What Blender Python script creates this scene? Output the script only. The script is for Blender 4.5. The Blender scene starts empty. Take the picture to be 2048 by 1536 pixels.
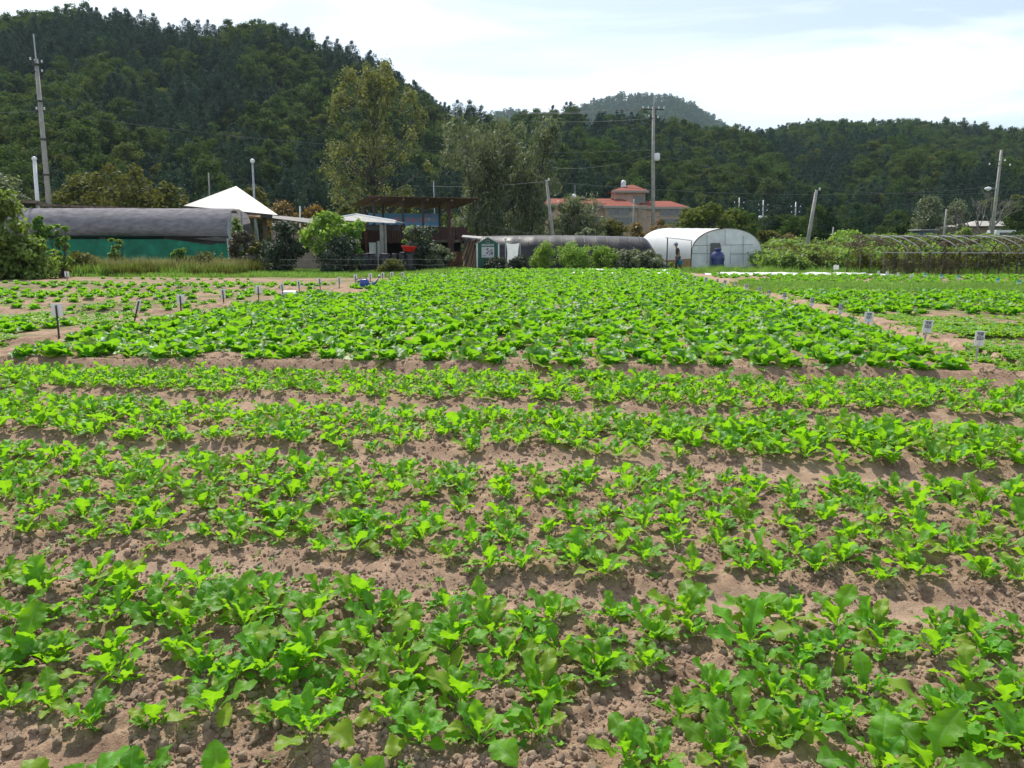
import bpy, math, random
import numpy as np
from mathutils import Vector, Matrix
R = math.radians
sc = bpy.context.scene
COL = sc.collection
random.seed(4)
# ------------------------------------------------------------------ camera
CAM_H, PITCH, FPX = 1.65, R(10.0), 1577.0
cam = bpy.data.cameras.new("camera"); camo = bpy.data.objects.new("camera", cam); COL.objects.link(camo)
camo.location = (0, 0, CAM_H); camo.rotation_euler = (R(90) - PITCH, 0, 0)
cam.sensor_width = 36; cam.lens = FPX / 2048 * 36; cam.clip_start = 0.05; cam.clip_end = 6000
sc.camera = camo
# ------------------------------------------------------------------ sky, sun, exposure
SUN_AZ, SUN_EL = R(-22), R(53)
w = bpy.data.worlds.new("World"); sc.world = w; w.use_nodes = True
nt = w.node_tree; nt.nodes.clear()
def N(nt, t, **k):
    n = nt.nodes.new(t)
    for a, b in k.items(): setattr(n, a, b)
    return n
out = N(nt, 'ShaderNodeOutputWorld'); bg = N(nt, 'ShaderNodeBackground')
sky = N(nt, 'ShaderNodeTexSky', sky_type='NISHITA', sun_disc=False, sun_elevation=SUN_EL, sun_rotation=SUN_AZ, air_density=1.0, dust_density=1.6, ozone_density=1.2)
tc = N(nt, 'ShaderNodeTexCoord'); mp = N(nt, 'ShaderNodeMapping')
mp.inputs['Scale'].default_value = (1.1, 1.6, 5.5); mp.inputs['Rotation'].default_value = (0, R(14), R(20))
nz = N(nt, 'ShaderNodeTexNoise'); nz.inputs['Scale'].default_value = 1.7; nz.inputs['Detail'].default_value = 7; nz.inputs['Roughness'].default_value = .55; nz.inputs['Distortion'].default_value = .5
rp = N(nt, 'ShaderNodeValToRGB'); rp.color_ramp.elements[0].position = .42; rp.color_ramp.elements[1].position = .64
rp.color_ramp.elements[0].color = (.26, .26, .26, 1); rp.color_ramp.elements[1].color = (1, 1, 1, 1)
sep = N(nt, 'ShaderNodeSeparateXYZ'); mr = N(nt, 'ShaderNodeMapRange'); mr.inputs[1].default_value = .25; mr.inputs[2].default_value = .9; mr.inputs[3].default_value = 1; mr.inputs[4].default_value = .25
mul = N(nt, 'ShaderNodeMath', operation='MULTIPLY'); mix = N(nt, 'ShaderNodeMixRGB')
mix.inputs[2].default_value = (9.6, 10.4, 11.1, 1)
L = nt.links.new
L(tc.outputs['Generated'], mp.inputs[0]); L(mp.outputs[0], nz.inputs['Vector']); L(nz.outputs['Fac'], rp.inputs[0])
L(tc.outputs['Generated'], sep.inputs[0]); L(sep.outputs[2], mr.inputs[0]); L(rp.outputs[0], mul.inputs[0]); L(mr.outputs[0], mul.inputs[1])
L(mul.outputs[0], mix.inputs[0]); L(sky.outputs[0], mix.inputs[1]); L(mix.outputs[0], bg.inputs[0]); L(bg.outputs[0], out.inputs[0])
bg.inputs[1].default_value = 0.10
sl = bpy.data.lights.new("sun", 'SUN'); slo = bpy.data.objects.new("sun", sl); COL.objects.link(slo)
sl.energy = 4.4; sl.angle = R(.55); sl.color = (1, .955, .88)
sd = Vector((math.sin(SUN_AZ) * math.cos(SUN_EL), math.cos(SUN_AZ) * math.cos(SUN_EL), math.sin(SUN_EL)))
slo.rotation_euler = sd.to_track_quat('Z', 'Y').to_euler(); slo.location = (0, 0, 40)
sc.view_settings.view_transform = 'Standard'; sc.view_settings.look = 'None'
sc.view_settings.exposure = 0.5; sc.view_settings.gamma = 1
cy = sc.cycles
cy.max_bounces = 6; cy.diffuse_bounces = 3; cy.glossy_bounces = 2; cy.transmission_bounces = 4; cy.transparent_max_bounces = 8; cy.volume_bounces = 0
cy.use_denoising = True; cy.caustics_reflective = False; cy.caustics_refractive = False
# ------------------------------------------------------------------ helpers
CP, SP = math.cos(PITCH), math.sin(PITCH)
def W(px, py, Y):
    """world point seen at photo pixel (px,py) at ground distance Y"""
    dx = (px - 1024) / FPX; dy = (768 - py) / FPX
    k = Y / (CP + dy * SP)
    return Vector((dx * k, Y, CAM_H + k * (-SP + dy * CP)))
def GX(px, Y, z=0): return (px - 1024) / FPX * (Y * CP + (CAM_H - z) * SP)
def GP(px, py):
    dx = (px - 1024) / FPX; dy = (768 - py) / FPX
    t = CAM_H / (SP - dy * CP)
    return (dx * t, (CP + dy * SP) * t)
PH = R(5.5)
def uv_of(x, y): return x * math.cos(PH) - y * math.sin(PH), x * math.sin(PH) + y * math.cos(PH)
def xy_of(u, v): return u * math.cos(PH) + v * math.sin(PH), -u * math.sin(PH) + v * math.cos(PH)
def hash2(ix, iy, s):
    h = np.sin(ix * 127.1 + iy * 311.7 + s * 74.7) * 43758.5453
    return h - np.floor(h)
def vn(x, y, s=0):
    x = np.asarray(x, float); y = np.asarray(y, float)
    ix = np.floor(x); iy = np.floor(y); fx = x - ix; fy = y - iy
    fx = fx * fx * (3 - 2 * fx); fy = fy * fy * (3 - 2 * fy)
    a = hash2(ix, iy, s); b = hash2(ix + 1, iy, s); c = hash2(ix, iy + 1, s); d = hash2(ix + 1, iy + 1, s)
    return (a * (1 - fx) + b * fx) * (1 - fy) + (c * (1 - fx) + d * fx) * fy
def fbm(x, y, o=3, s=0):
    r = 0; a = .5; k = 1.0
    for i in range(o): r = r + a * vn(x * k, y * k, s + i); a *= .5; k *= 2.03
    return r / (1 - .5 ** o)
def sstep(a, b, x): t = np.clip((x - a) / (b - a), 0, 1); return t * t * (3 - 2 * t)

def setp(o, label=None, cat=None, group=None, kind=None):
    if label: o['label'] = label
    if cat: o['category'] = cat
    if group: o['group'] = group
    if kind: o['kind'] = kind
    return o
def thing(name, label, cat, loc=(0, 0, 0), group=None):
    o = bpy.data.objects.new(name, None); COL.objects.link(o); o.location = loc; o.empty_display_size = .2
    return setp(o, label, cat, group)
def mesh_np(name, V, F, mats, smooth=False, mi=None):
    """V (n,3), F (m,k) all the same k"""
    me = bpy.data.meshes.new(name); V = np.asarray(V, np.float32); F = np.asarray(F, np.int32)
    m, k = F.shape
    me.vertices.add(len(V)); me.vertices.foreach_set('co', V.ravel())
    me.loops.add(m * k); me.loops.foreach_set('vertex_index', F.ravel())
    me.polygons.add(m); me.polygons.foreach_set('loop_start', np.arange(m) * k); me.polygons.foreach_set('loop_total', np.full(m, k))
    if mi is not None: me.polygons.foreach_set('material_index', np.asarray(mi, np.int32))
    if smooth: me.polygons.foreach_set('use_smooth', np.ones(m, bool))
    me.update(calc_edges=True)
    for mt in (mats if isinstance(mats, (list, tuple)) else [mats]): me.materials.append(mt)
    return me
def link(name, me, parent=None, loc=None):
    o = bpy.data.objects.new(name, me); COL.objects.link(o)
    if parent: o.parent = parent
    if loc is not None: o.location = loc
    return o
class MB:
    def __init__(s, off=(0, 0, 0)): s.v = []; s.f = []; s.m = []; s.off = Vector(off)
    def add(s, vs, fs, m=0):
        b = len(s.v); s.v += [Vector(v) - s.off for v in vs]; s.f += [[b + i for i in f] for f in fs]; s.m += [m] * len(fs); return s
    def box(s, c, size, rz=0, m=0, rx=0):
        c = Vector(c); hx, hy, hz = [a / 2 for a in size]; M = Matrix.Rotation(rz, 3, 'Z') @ Matrix.Rotation(rx, 3, 'X')
        vs = [c + M @ Vector((x * hx, y * hy, z * hz)) for z in (-1, 1) for x, y in ((-1, -1), (1, -1), (1, 1), (-1, 1))]
        return s.add(vs, [(3, 2, 1, 0), (4, 5, 6, 7), (0, 1, 5, 4), (1, 2, 6, 5), (2, 3, 7, 6), (3, 0, 4, 7)], m)
    def slab(s, pts, th, m=0):
        pts = [Vector(p) for p in pts]; n = (pts[1] - pts[0]).cross(pts[2] - pts[0]).normalized() * th; k = len(pts)
        return s.add(pts + [p - n for p in pts], [list(range(k)), list(range(2 * k - 1, k - 1, -1))] + [(i, i + k, (i + 1) % k + k, (i + 1) % k) for i in range(k)], m)
    def tube(s, pts, r, seg=8, m=0, cap=True):
        pts = [Vector(p) for p in pts]; rs = r if isinstance(r, (list, tuple)) else [r] * len(pts); n = len(pts); vs = []
        for i, p in enumerate(pts):
            d = (pts[min(i + 1, n - 1)] - pts[max(i - 1, 0)]).normalized()
            a = d.cross(Vector((0, 0, 1)) if abs(d.z) < .95 else Vector((1, 0, 0))).normalized(); b = d.cross(a)
            vs += [p + (a * math.cos(t) + b * math.sin(t)) * rs[i] for t in [2 * math.pi * j / seg for j in range(seg)]]
        fs = [(i * seg + j, i * seg + (j + 1) % seg, (i + 1) * seg + (j + 1) % seg, (i + 1) * seg + j) for i in range(n - 1) for j in range(seg)]
        if cap: fs += [list(range(seg))[::-1], list(range((n - 1) * seg, n * seg))]
        return s.add(vs, fs, m)
    def lathe(s, c, prof, seg=20, m=0):
        c = Vector(c); n = len(prof)
        vs = [c + Vector((r * math.cos(t), r * math.sin(t), z)) for r, z in prof for t in [2 * math.pi * j / seg for j in range(seg)]]
        fs = [(i * seg + j, i * seg + (j + 1) % seg, (i + 1) * seg + (j + 1) % seg, (i + 1) * seg + j) for i in range(n - 1) for j in range(seg)]
        return s.add(vs, fs, m)
    def build(s, name, mat, parent=None, smooth=False):
        me = bpy.data.meshes.new(name); me.from_pydata([tuple(v) for v in s.v], [], s.f)
        for mt in (mat if isinstance(mat, (list, tuple)) else [mat]): me.materials.append(mt)
        me.polygons.foreach_set('material_index', s.m)
        if smooth: me.polygons.foreach_set('use_smooth', [True] * len(s.f))
        me.update(); return link(name, me, parent)
def part(th, name, mat, fn, smooth=False):
    mb = MB(th.location); fn(mb); return mb.build(name, mat, th, smooth)
def dup(root, loc, rz=0, sc_=1, label=None, group=None):
    r = root.copy(); COL.objects.link(r); r.location = loc; r.rotation_euler = (root.rotation_euler[0], root.rotation_euler[1], rz); r.scale = (sc_,) * 3
    if label: r['label'] = label
    if group: r['group'] = group
    for ch in root.children:
        c = ch.copy(); COL.objects.link(c); c.parent = r
        for g in ch.children: d = g.copy(); COL.objects.link(d); d.parent = c
    return r
# ------------------------------------------------------------------ materials
def newmat(name):
    m = bpy.data.materials.new(name); m.use_nodes = True; t = m.node_tree; t.nodes.clear()
    o = N(t, 'ShaderNodeOutputMaterial'); return m, t, o
def mat(name, col, rough=.7, metal=0, noise=.25, nscale=6, bump=0, bscale=None, col2=None, spec=.4, stretch=None, trans=0):
    m, t, o = newmat(name); l = t.links.new
    b = N(t, 'ShaderNodeBsdfPrincipled'); b.inputs['Roughness'].default_value = rough; b.inputs['Metallic'].default_value = metal; b.inputs['Specular IOR Level'].default_value = spec
    tcn = N(t, 'ShaderNodeTexCoord'); mp = N(t, 'ShaderNodeMapping'); l(tcn.outputs['Object'], mp.inputs[0])
    if stretch: mp.inputs['Scale'].default_value = stretch
    n = N(t, 'ShaderNodeTexNoise'); n.inputs['Scale'].default_value = nscale; n.inputs['Detail'].default_value = 6; l(mp.outputs[0], n.inputs['Vector'])
    r = N(t, 'ShaderNodeValToRGB'); r.color_ramp.elements[0].position = .3; r.color_ramp.elements[1].position = .72
    c2 = col2 or tuple(c * (1 - noise * 1.6) for c in col); r.color_ramp.elements[0].color = (*c2, 1); r.color_ramp.elements[1].color = (*[min(1, c * (1 + noise * .35)) for c in col], 1)
    l(n.outputs['Fac'], r.inputs[0]); l(r.outputs[0], b.inputs['Base Color'])
    if bump:
        n2 = N(t, 'ShaderNodeTexNoise'); n2.inputs['Scale'].default_value = bscale or nscale * 4; n2.inputs['Detail'].default_value = 4; l(mp.outputs[0], n2.inputs['Vector'])
        bp = N(t, 'ShaderNodeBump'); bp.inputs['Strength'].default_value = bump; bp.inputs['Distance'].default_value = .02; l(n2.outputs['Fac'], bp.inputs['Height']); l(bp.outputs[0], b.inputs['Normal'])
    if trans:
        tr = N(t, 'ShaderNodeBsdfTranslucent'); l(r.outputs[0], tr.inputs[0]); ms = N(t, 'ShaderNodeMixShader'); ms.inputs[0].default_value = trans
        l(b.outputs[0], ms.inputs[1]); l(tr.outputs[0], ms.inputs[2]); l(ms.outputs[0], o.inputs[0])
    else: l(b.outputs[0], o.inputs[0])
    return m
def leafmat(name, c1, c2, tcol, tf=.4, rough=.45, spec=.5, vein=None, hv=.04, vv=.35, objvar=.0, clump=0, clumpscale=.5):
    """c1..c2 leaf-to-leaf colour range; tcol transmitted colour"""
    m, t, o = newmat(name); l = t.links.new
    geo = N(t, 'ShaderNodeNewGeometry'); mx = N(t, 'ShaderNodeMixRGB'); mx.inputs[1].default_value = (*c1, 1); mx.inputs[2].default_value = (*c2, 1); l(geo.outputs['Random Per Island'], mx.inputs[0])
    oi = N(t, 'ShaderNodeObjectInfo')
    hsv = N(t, 'ShaderNodeHueSaturation'); m1 = N(t, 'ShaderNodeMapRange'); m1.inputs[3].default_value = .5 - hv; m1.inputs[4].default_value = .5 + hv; l(oi.outputs['Random'], m1.inputs[0]); l(m1.outputs[0], hsv.inputs['Hue'])
    mu = N(t, 'ShaderNodeMath', operation='MULTIPLY'); mu.inputs[1].default_value = 7.31; fr = N(t, 'ShaderNodeMath', operation='FRACT'); l(oi.outputs['Random'], mu.inputs[0]); l(mu.outputs[0], fr.inputs[0])
    m2 = N(t, 'ShaderNodeMapRange'); m2.inputs[3].default_value = 1 - vv; m2.inputs[4].default_value = 1 + vv; l(fr.outputs[0], m2.inputs[0]); l(m2.outputs[0], hsv.inputs['Value'])
    l(mx.outputs[0], hsv.inputs['Color']); col = hsv.outputs[0]
    if vein:
        gt = N(t, 'ShaderNodeMath', operation='MULTIPLY'); gt.inputs[1].default_value = 13.7; g2 = N(t, 'ShaderNodeMath', operation='FRACT'); g3 = N(t, 'ShaderNodeMapRange'); g3.inputs[1].default_value = .93; g3.inputs[2].default_value = 1.0; g3.inputs[3].default_value = 0; g3.inputs[4].default_value = .85
        my = N(t, 'ShaderNodeMixRGB'); my.inputs[2].default_value = (.34, .36, .03, 1); l(geo.outputs['Random Per Island'], gt.inputs[0]); l(gt.outputs[0], g2.inputs[0]); l(g2.outputs[0], g3.inputs[0]); l(g3.outputs[0], my.inputs[0]); l(col, my.inputs[1]); col = my.outputs[0]
        tb = N(t, 'ShaderNodeTexCoord'); nb = N(t, 'ShaderNodeTexNoise'); nb.inputs['Scale'].default_value = 22; nb.inputs['Detail'].default_value = 4; l(tb.outputs['Object'], nb.inputs['Vector']); mb_ = N(t, 'ShaderNodeMapRange'); mb_.inputs[1].default_value = .3; mb_.inputs[2].default_value = .7; mb_.inputs[3].default_value = .72; mb_.inputs[4].default_value = 1.22; l(nb.outputs['Fac'], mb_.inputs[0])
        vm_ = N(t, 'ShaderNodeVectorMath', operation='SCALE'); l(col, vm_.inputs[0]); l(mb_.outputs[0], vm_.inputs['Scale']); col = vm_.outputs[0]
    if vein:
        at = N(t, 'ShaderNodeAttribute', attribute_name='vein'); mv = N(t, 'ShaderNodeMixRGB'); mv.inputs[2].default_value = (*vein, 1); l(at.outputs['Fac'], mv.inputs[0]); l(col, mv.inputs[1]); col = mv.outputs[0]
    b = N(t, 'ShaderNodeBsdfPrincipled'); b.inputs['Roughness'].default_value = rough; b.inputs['Specular IOR Level'].default_value = spec; l(col, b.inputs['Base Color'])
    if vein:
        tco = N(t, 'ShaderNodeTexCoord'); nn = N(t, 'ShaderNodeTexNoise'); nn.inputs['Scale'].default_value = 55; nn.inputs['Detail'].default_value = 2; l(tco.outputs['Object'], nn.inputs['Vector'])
        bp = N(t, 'ShaderNodeBump'); bp.inputs['Strength'].default_value = .5; bp.inputs['Distance'].default_value = .006; l(nn.outputs['Fac'], bp.inputs['Height']); l(bp.outputs[0], b.inputs['Normal'])
    tr = N(t, 'ShaderNodeBsdfTranslucent'); mt = N(t, 'ShaderNodeMixRGB', blend_type='MIX'); mt.inputs[0].default_value = .2; mt.inputs[1].default_value = (*tcol, 1); l(col, mt.inputs[2]); l(mt.outputs[0], tr.inputs[0])
    ms = N(t, 'ShaderNodeMixShader'); ms.inputs[0].default_value = tf; l(b.outputs[0], ms.inputs[1]); l(tr.outputs[0], ms.inputs[2]); l(ms.outputs[0], o.inputs[0])
    return m
M = {}
M['radish'] = leafmat('radish_leaf', (.062, .225, .008), (.14, .37, .012), (.31, .63, .008), .52, .5, .30, vein=(.22, .42, .14), hv=.012, vv=.15)
M['cabbage'] = leafmat('cabbage_leaf', (.038, .17, .010), (.088, .285, .014), (.25, .57, .004), .52, .45, .36, vein=(.35, .52, .26), hv=.012, vv=.18)
M['sprout'] = leafmat('sprout_leaf', (.08, .22, .015), (.15, .34, .025), (.34, .58, .03), .4, .5, .4, hv=.03, vv=.3)
M['grass'] = leafmat('grass_blade', (.10, .23, .03), (.20, .36, .06), (.28, .45, .06), .4, .5, .4, hv=.02, vv=.3)
M['drygrass'] = leafmat('dry_grass', (.16, .18, .07), (.28, .26, .12), (.35, .36, .12), .4, .6, .3, hv=.02, vv=.2)
M['pine'] = leafmat('pine_needles', (.008, .022, .014), (.046, .085, .050), (.05, .1, .04), .22, .8, .1, hv=.02, vv=.35)
M['oak'] = leafmat('oak_leaves', (.016, .034, .011), (.072, .108, .030), (.12, .21, .02), .3, .8, .1, hv=.035, vv=.42)
M['oaky'] = leafmat('yellowing_leaves', (.055, .085, .018), (.11, .135, .028), (.20, .24, .03), .3, .8, .1, hv=.03, vv=.35)
M['poplar'] = leafmat('poplar_leaves', (.045, .065, .024), (.185, .215, .095), (.30, .31, .05), .34, .65, .2, hv=.01, vv=.1)
M['willow'] = leafmat('willow_leaves', (.035, .055, .02), (.24, .27, .17), (.22, .27, .08), .3, .6, .3, hv=.01, vv=.1)
M['olive'] = leafmat('olive_bush_leaves', (.045, .065, .014), (.13, .135, .03), (.2, .2, .03), .3, .7, .15, hv=.02, vv=.2)
M['orange'] = leafmat('autumn_leaves', (.05, .08, .016), (.16, .12, .03), (.38, .2, .03), .35, .5, .3, hv=.015, vv=.15)
M['dark'] = leafmat('dark_shrub_leaves', (.022, .04, .016), (.11, .13, .09), (.06, .1, .03), .2, .6, .25, hv=.02, vv=.2)
M['bright'] = leafmat('bright_leaves', (.09, .20, .025), (.22, .36, .06), (.36, .55, .05), .42, .6, .25, hv=.015, vv=.1)
M['kudzu'] = leafmat('kudzu_leaves', (.05, .12, .018), (.20, .30, .075), (.28, .42, .04), .42, .6, .25, hv=.03, vv=.25)
M['brownvine'] = leafmat('dry_vine_leaves', (.06, .045, .035), (.13, .12, .06), (.16, .14, .05), .25, .6, .3, hv=.02, vv=.2)
M['bark'] = mat('bark', (.10, .085, .065), .9, noise=.35, nscale=9, bump=.5)
M['greybark'] = mat('pale_bark', (.26, .235, .21), .9, noise=.35, nscale=5, bump=.4)
# soil
def soilmat():
    m, t, o = newmat('field_soil'); l = t.links.new
    b = N(t, 'ShaderNodeBsdfPrincipled'); b.inputs['Roughness'].default_value = .95; b.inputs['Specular IOR Level'].default_value = .15
    tcn = N(t, 'ShaderNodeTexCoord')
    def noi(s, d=5, r=.6):
        n = N(t, 'ShaderNodeTexNoise'); n.inputs['Scale'].default_value = s; n.inputs['Detail'].default_value = d; n.inputs['Roughness'].default_value = r; l(tcn.outputs['Object'], n.inputs['Vector']); return n
    n1, n2, n3 = noi(.7, 3), noi(6, 6, .65), noi(45, 4, .7)
    r1 = N(t, 'ShaderNodeValToRGB'); r1.color_ramp.elements[0].position = .33; r1.color_ramp.elements[1].position = .68
    r1.color_ramp.elements[0].color = (.215, .138, .092, 1); r1.color_ramp.elements[1].color = (.46, .322, .222, 1); l(n2.outputs['Fac'], r1.inputs[0])
    r3 = N(t, 'ShaderNodeValToRGB'); r3.color_ramp.elements[0].position = .3; r3.color_ramp.elements[1].position = .7; r3.color_ramp.elements[0].color = (.62, .6, .58, 1); r3.color_ramp.elements[1].color = (1.12, 1.12, 1.12, 1); l(n3.outputs['Fac'], r3.inputs[0])
    mm = N(t, 'ShaderNodeMixRGB', blend_type='MULTIPLY'); mm.inputs[0].default_value = 1; l(r1.outputs[0], mm.inputs[1]); l(r3.outputs[0], mm.inputs[2])
    at = N(t, 'ShaderNodeAttribute', attribute_name='pale'); mp_ = N(t, 'ShaderNodeMixRGB'); mp_.inputs[2].default_value = (.50, .365, .262, 1); mm2 = N(t, 'ShaderNodeMath', operation='MULTIPLY'); mm2.inputs[1].default_value = .75
    l(at.outputs['Fac'], mm2.inputs[0]); l(mm2.outputs[0], mp_.inputs[0]); l(mm.outputs[0], mp_.inputs[1])
    ag = N(t, 'ShaderNodeAttribute', attribute_name='green'); rg = N(t, 'ShaderNodeValToRGB'); rg.color_ramp.elements[0].color = (.05, .075, .02, 1); rg.color_ramp.elements[1].color = (.12, .17, .04, 1); rg.color_ramp.elements[0].position = .35; rg.color_ramp.elements[1].position = .65; l(n2.outputs['Fac'], rg.inputs[0])
    mg = N(t, 'ShaderNodeMixRGB'); l(ag.outputs['Fac'], mg.inputs[0]); l(mp_.outputs[0], mg.inputs[1]); l(rg.outputs[0], mg.inputs[2]); l(mg.outputs[0], b.inputs['Base Color'])
    bp = N(t, 'ShaderNodeBump'); bp.inputs['Strength'].default_value = .8; bp.inputs['Distance'].default_value = .012
    ad = N(t, 'ShaderNodeMath', operation='ADD'); l(n3.outputs['Fac'], ad.inputs[0]); n4 = noi(160, 3, .7); l(n4.outputs['Fac'], ad.inputs[1]); l(ad.outputs[0], bp.inputs['Height']); l(bp.outputs[0], b.inputs['Normal'])
    l(b.outputs[0], o.inputs[0]); return m
M['soil'] = soilmat()
M['clod'] = mat('dry_clod', (.50, .365, .262), .95, noise=.32, nscale=30, bump=.6, bscale=90, spec=.15)
# ------------------------------------------------------------------ ground height
STRIPS = [(2.1, 3.3), (3.65, 5.35), (5.9, 7.1), (7.8, 9.35)]
LEFTB = [(12.2, 14.7), (15.0, 17.4), (18.1, 19.2), (20.0, 21.2), (22.0, 26.0), (28.4, 31.2)]
RIGHTB = [(10.9, 12.6), (13.0, 13.9), (14.3, 16.3), (16.7, 18.5), (19.0, 27.0), (27.4, 33.2), (33.6, 43)]
def skew(u, v): return .045 * u * (1 - sstep(7.5, 10, v))
def gh(x, y, fine=True):
    x = np.asarray(x, float); y = np.asarray(y, float)
    u = x * math.cos(PH) - y * math.sin(PH); v = x * math.sin(PH) + y * math.cos(PH)
    wob = (fbm(u * .5, v * .5, 2, 5) - .5) * .22
    vv = v + wob + skew(u, v)
    bed = np.zeros_like(x)
    front = 1 - sstep(9.4, 9.7, v)
    for a, b in STRIPS: bed = np.maximum(bed, sstep(a - .22, a + .12, vv) * (1 - sstep(b - .12, b + .22, vv)))
    h = bed * .075 * front
    blk = sstep(9.6, 9.98, vv) * (1 - sstep(48, 48.4, v)) * sstep(-8.9, -8.5, u + wob) * (1 - sstep(5.0, 5.35, u + wob))
    h = np.maximum(h, blk * (.15 + .02 * np.cos(2 * math.pi * (v - 11.0) / .55)))
    for lst, side in ((LEFTB, u < -9.2), (RIGHTB, u > 5.9)):
        for a, b in lst: h = np.maximum(h, sstep(a - .25, a + .1, vv) * (1 - sstep(b - .1, b + .25, vv)) * .09 * side)
    r = np.hypot(x, y); near = 1 - sstep(12, 40, r)
    rough = bed * front + .35
    h = h + (fbm(x * 1.2, y * 1.2, 2, 11) - .5) * .06
    if fine:
        n1 = fbm(x * 7, y * 7, 3, 21); n2 = fbm(x * 24, y * 24, 2, 31)
        h = h + near * rough * ((n1 - .5) * .06 + (n2 - .5) * .034)
    return h
def hz(x, y): return float(gh(np.array([x]), np.array([y]), False)[0])
# one polar sheet: fine near the photographer, coarse to the horizon
rr = [.25]
while rr[-1] < 60: rr.append(rr[-1] * (1.0065 if rr[-1] > 1.6 else 1.05))
while rr[-1] < 4000: rr.append(rr[-1] * 1.12)
aa = list(np.arange(-50, 50.01, .26)) + list(np.arange(54, 306, 4.0))
rr = np.array(rr); aa = np.radians(np.array(aa))
A, RR = np.meshgrid(aa, rr); X = RR * np.sin(A); Y = RR * np.cos(A)
Z = gh(X, Y); Z[RR > 150] = 0
nr, na = X.shape
idx = np.arange(nr * na).reshape(nr, na); nxt = np.roll(idx, -1, axis=1)
F = np.stack([idx[:-1].ravel(), nxt[:-1].ravel(), nxt[1:].ravel(), idx[1:].ravel()], 1)[:, ::-1]
me = mesh_np('ground', np.stack([X.ravel(), Y.ravel(), Z.ravel()], 1), F, M['soil'], True)
u_ = X * math.cos(PH) - Y * math.sin(PH); v_ = X * math.sin(PH) + Y * math.cos(PH)
wob = (fbm(u_ * .5, v_ * .5, 2, 5) - .5) * .22; vv = v_ + wob + skew(u_, v_)
pale = np.zeros_like(X)
for a, b in ((.8, 2.1), (3.3, 3.65), (5.35, 5.9), (7.1, 7.8)):
    pale = np.maximum(pale, sstep(a - .05, a + .12, vv) * (1 - sstep(b - .12, b + .05, vv)) * (.55 if a > 4 else .9))
pale = np.maximum(pale, sstep(5.3, 5.7, u_) * (1 - sstep(6.3, 6.8, u_)) * (v_ > 9) * .35)
pale *= fbm(X * 1.3, Y * 1.3, 3, 77) * 1.15
green = sstep(39, 41, v_ + (fbm(X * .6, Y * .6, 2, 9) - .5) * 3) * (u_ < -8.6) + sstep(48, 49, v_) * (u_ > -9) + (RR > 70)
gl = sstep(.45, .62, fbm(X * .9, Y * .9, 3, 44)) * .55 * ((u_ < -9.2) | (u_ > 6.6)) * (v_ > 10.5)
green = np.clip(np.maximum(green, gl), 0, 1)
for nm, arr in (('pale', pale), ('green', green)):
    at = me.attributes.new(nm, 'FLOAT', 'POINT'); at.data.foreach_set('value', np.clip(arr, 0, 1).astype(np.float32).ravel())
setp(link('ground', me), 'dry brown field soil with low planting beds and trodden furrows', None, None, 'structure')

# ------------------------------------------------------------------ instanced masses (kind: stuff)
def scatter(name, pts, rots, scls, idxs, sources, label, cat):
    me = bpy.data.meshes.new(name); n = len(pts); me.vertices.add(n); me.vertices.foreach_set('co', np.asarray(pts, np.float32).ravel())
    a = me.attributes.new('rot', 'FLOAT_VECTOR', 'POINT'); a.data.foreach_set('vector', np.asarray(rots, np.float32).ravel())
    a = me.attributes.new('scl', 'FLOAT', 'POINT'); a.data.foreach_set('value', np.asarray(scls, np.float32))
    a = me.attributes.new('idx', 'INT', 'POINT'); a.data.foreach_set('value', np.asarray(idxs, np.int32))
    o = link(name, me); setp(o, label, cat, None, 'stuff')
    c = bpy.data.collections.new(name + '_kinds')
    for s in sources: c.objects.link(s)
    order = sorted([s.name for s in sources]); remap = np.array([order.index(s.name) for s in sources])
    a.data.foreach_set('value', remap[np.asarray(idxs, int)].astype(np.int32))
    g = bpy.data.node_groups.new(name, 'GeometryNodeTree'); g.interface.new_socket('Geometry', in_out='INPUT', socket_type='NodeSocketGeometry'); g.interface.new_socket('Geometry', in_out='OUTPUT', socket_type='NodeSocketGeometry')
    gi = N(g, 'NodeGroupInput'); go = N(g, 'NodeGroupOutput'); ci = N(g, 'GeometryNodeCollectionInfo', transform_space='ORIGINAL')
    ci.inputs['Collection'].default_value = c; ci.inputs['Separate Children'].default_value = True; ci.inputs['Reset Children'].default_value = True
    ip = N(g, 'GeometryNodeInstanceOnPoints'); ip.inputs['Pick Instance'].default_value = True
    def na_(nm, dt): q = N(g, 'GeometryNodeInputNamedAttribute', data_type=dt); q.inputs['Name'].default_value = nm; return q
    e = N(g, 'FunctionNodeEulerToRotation'); k = g.links.new
    k(gi.outputs[0], ip.inputs['Points']); k(ci.outputs[0], ip.inputs['Instance']); k(na_('idx', 'INT').outputs[0], ip.inputs['Instance Index'])
    k(na_('rot', 'FLOAT_VECTOR').outputs[0], e.inputs[0]); k(e.outputs[0], ip.inputs['Rotation']); k(na_('scl', 'FLOAT').outputs[0], ip.inputs['Scale']); k(ip.outputs[0], go.inputs[0])
    md = o.modifiers.new('scatter', 'NODES'); md.node_group = g
    return o
def src(name, me): return bpy.data.objects.new(name, me)
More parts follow.
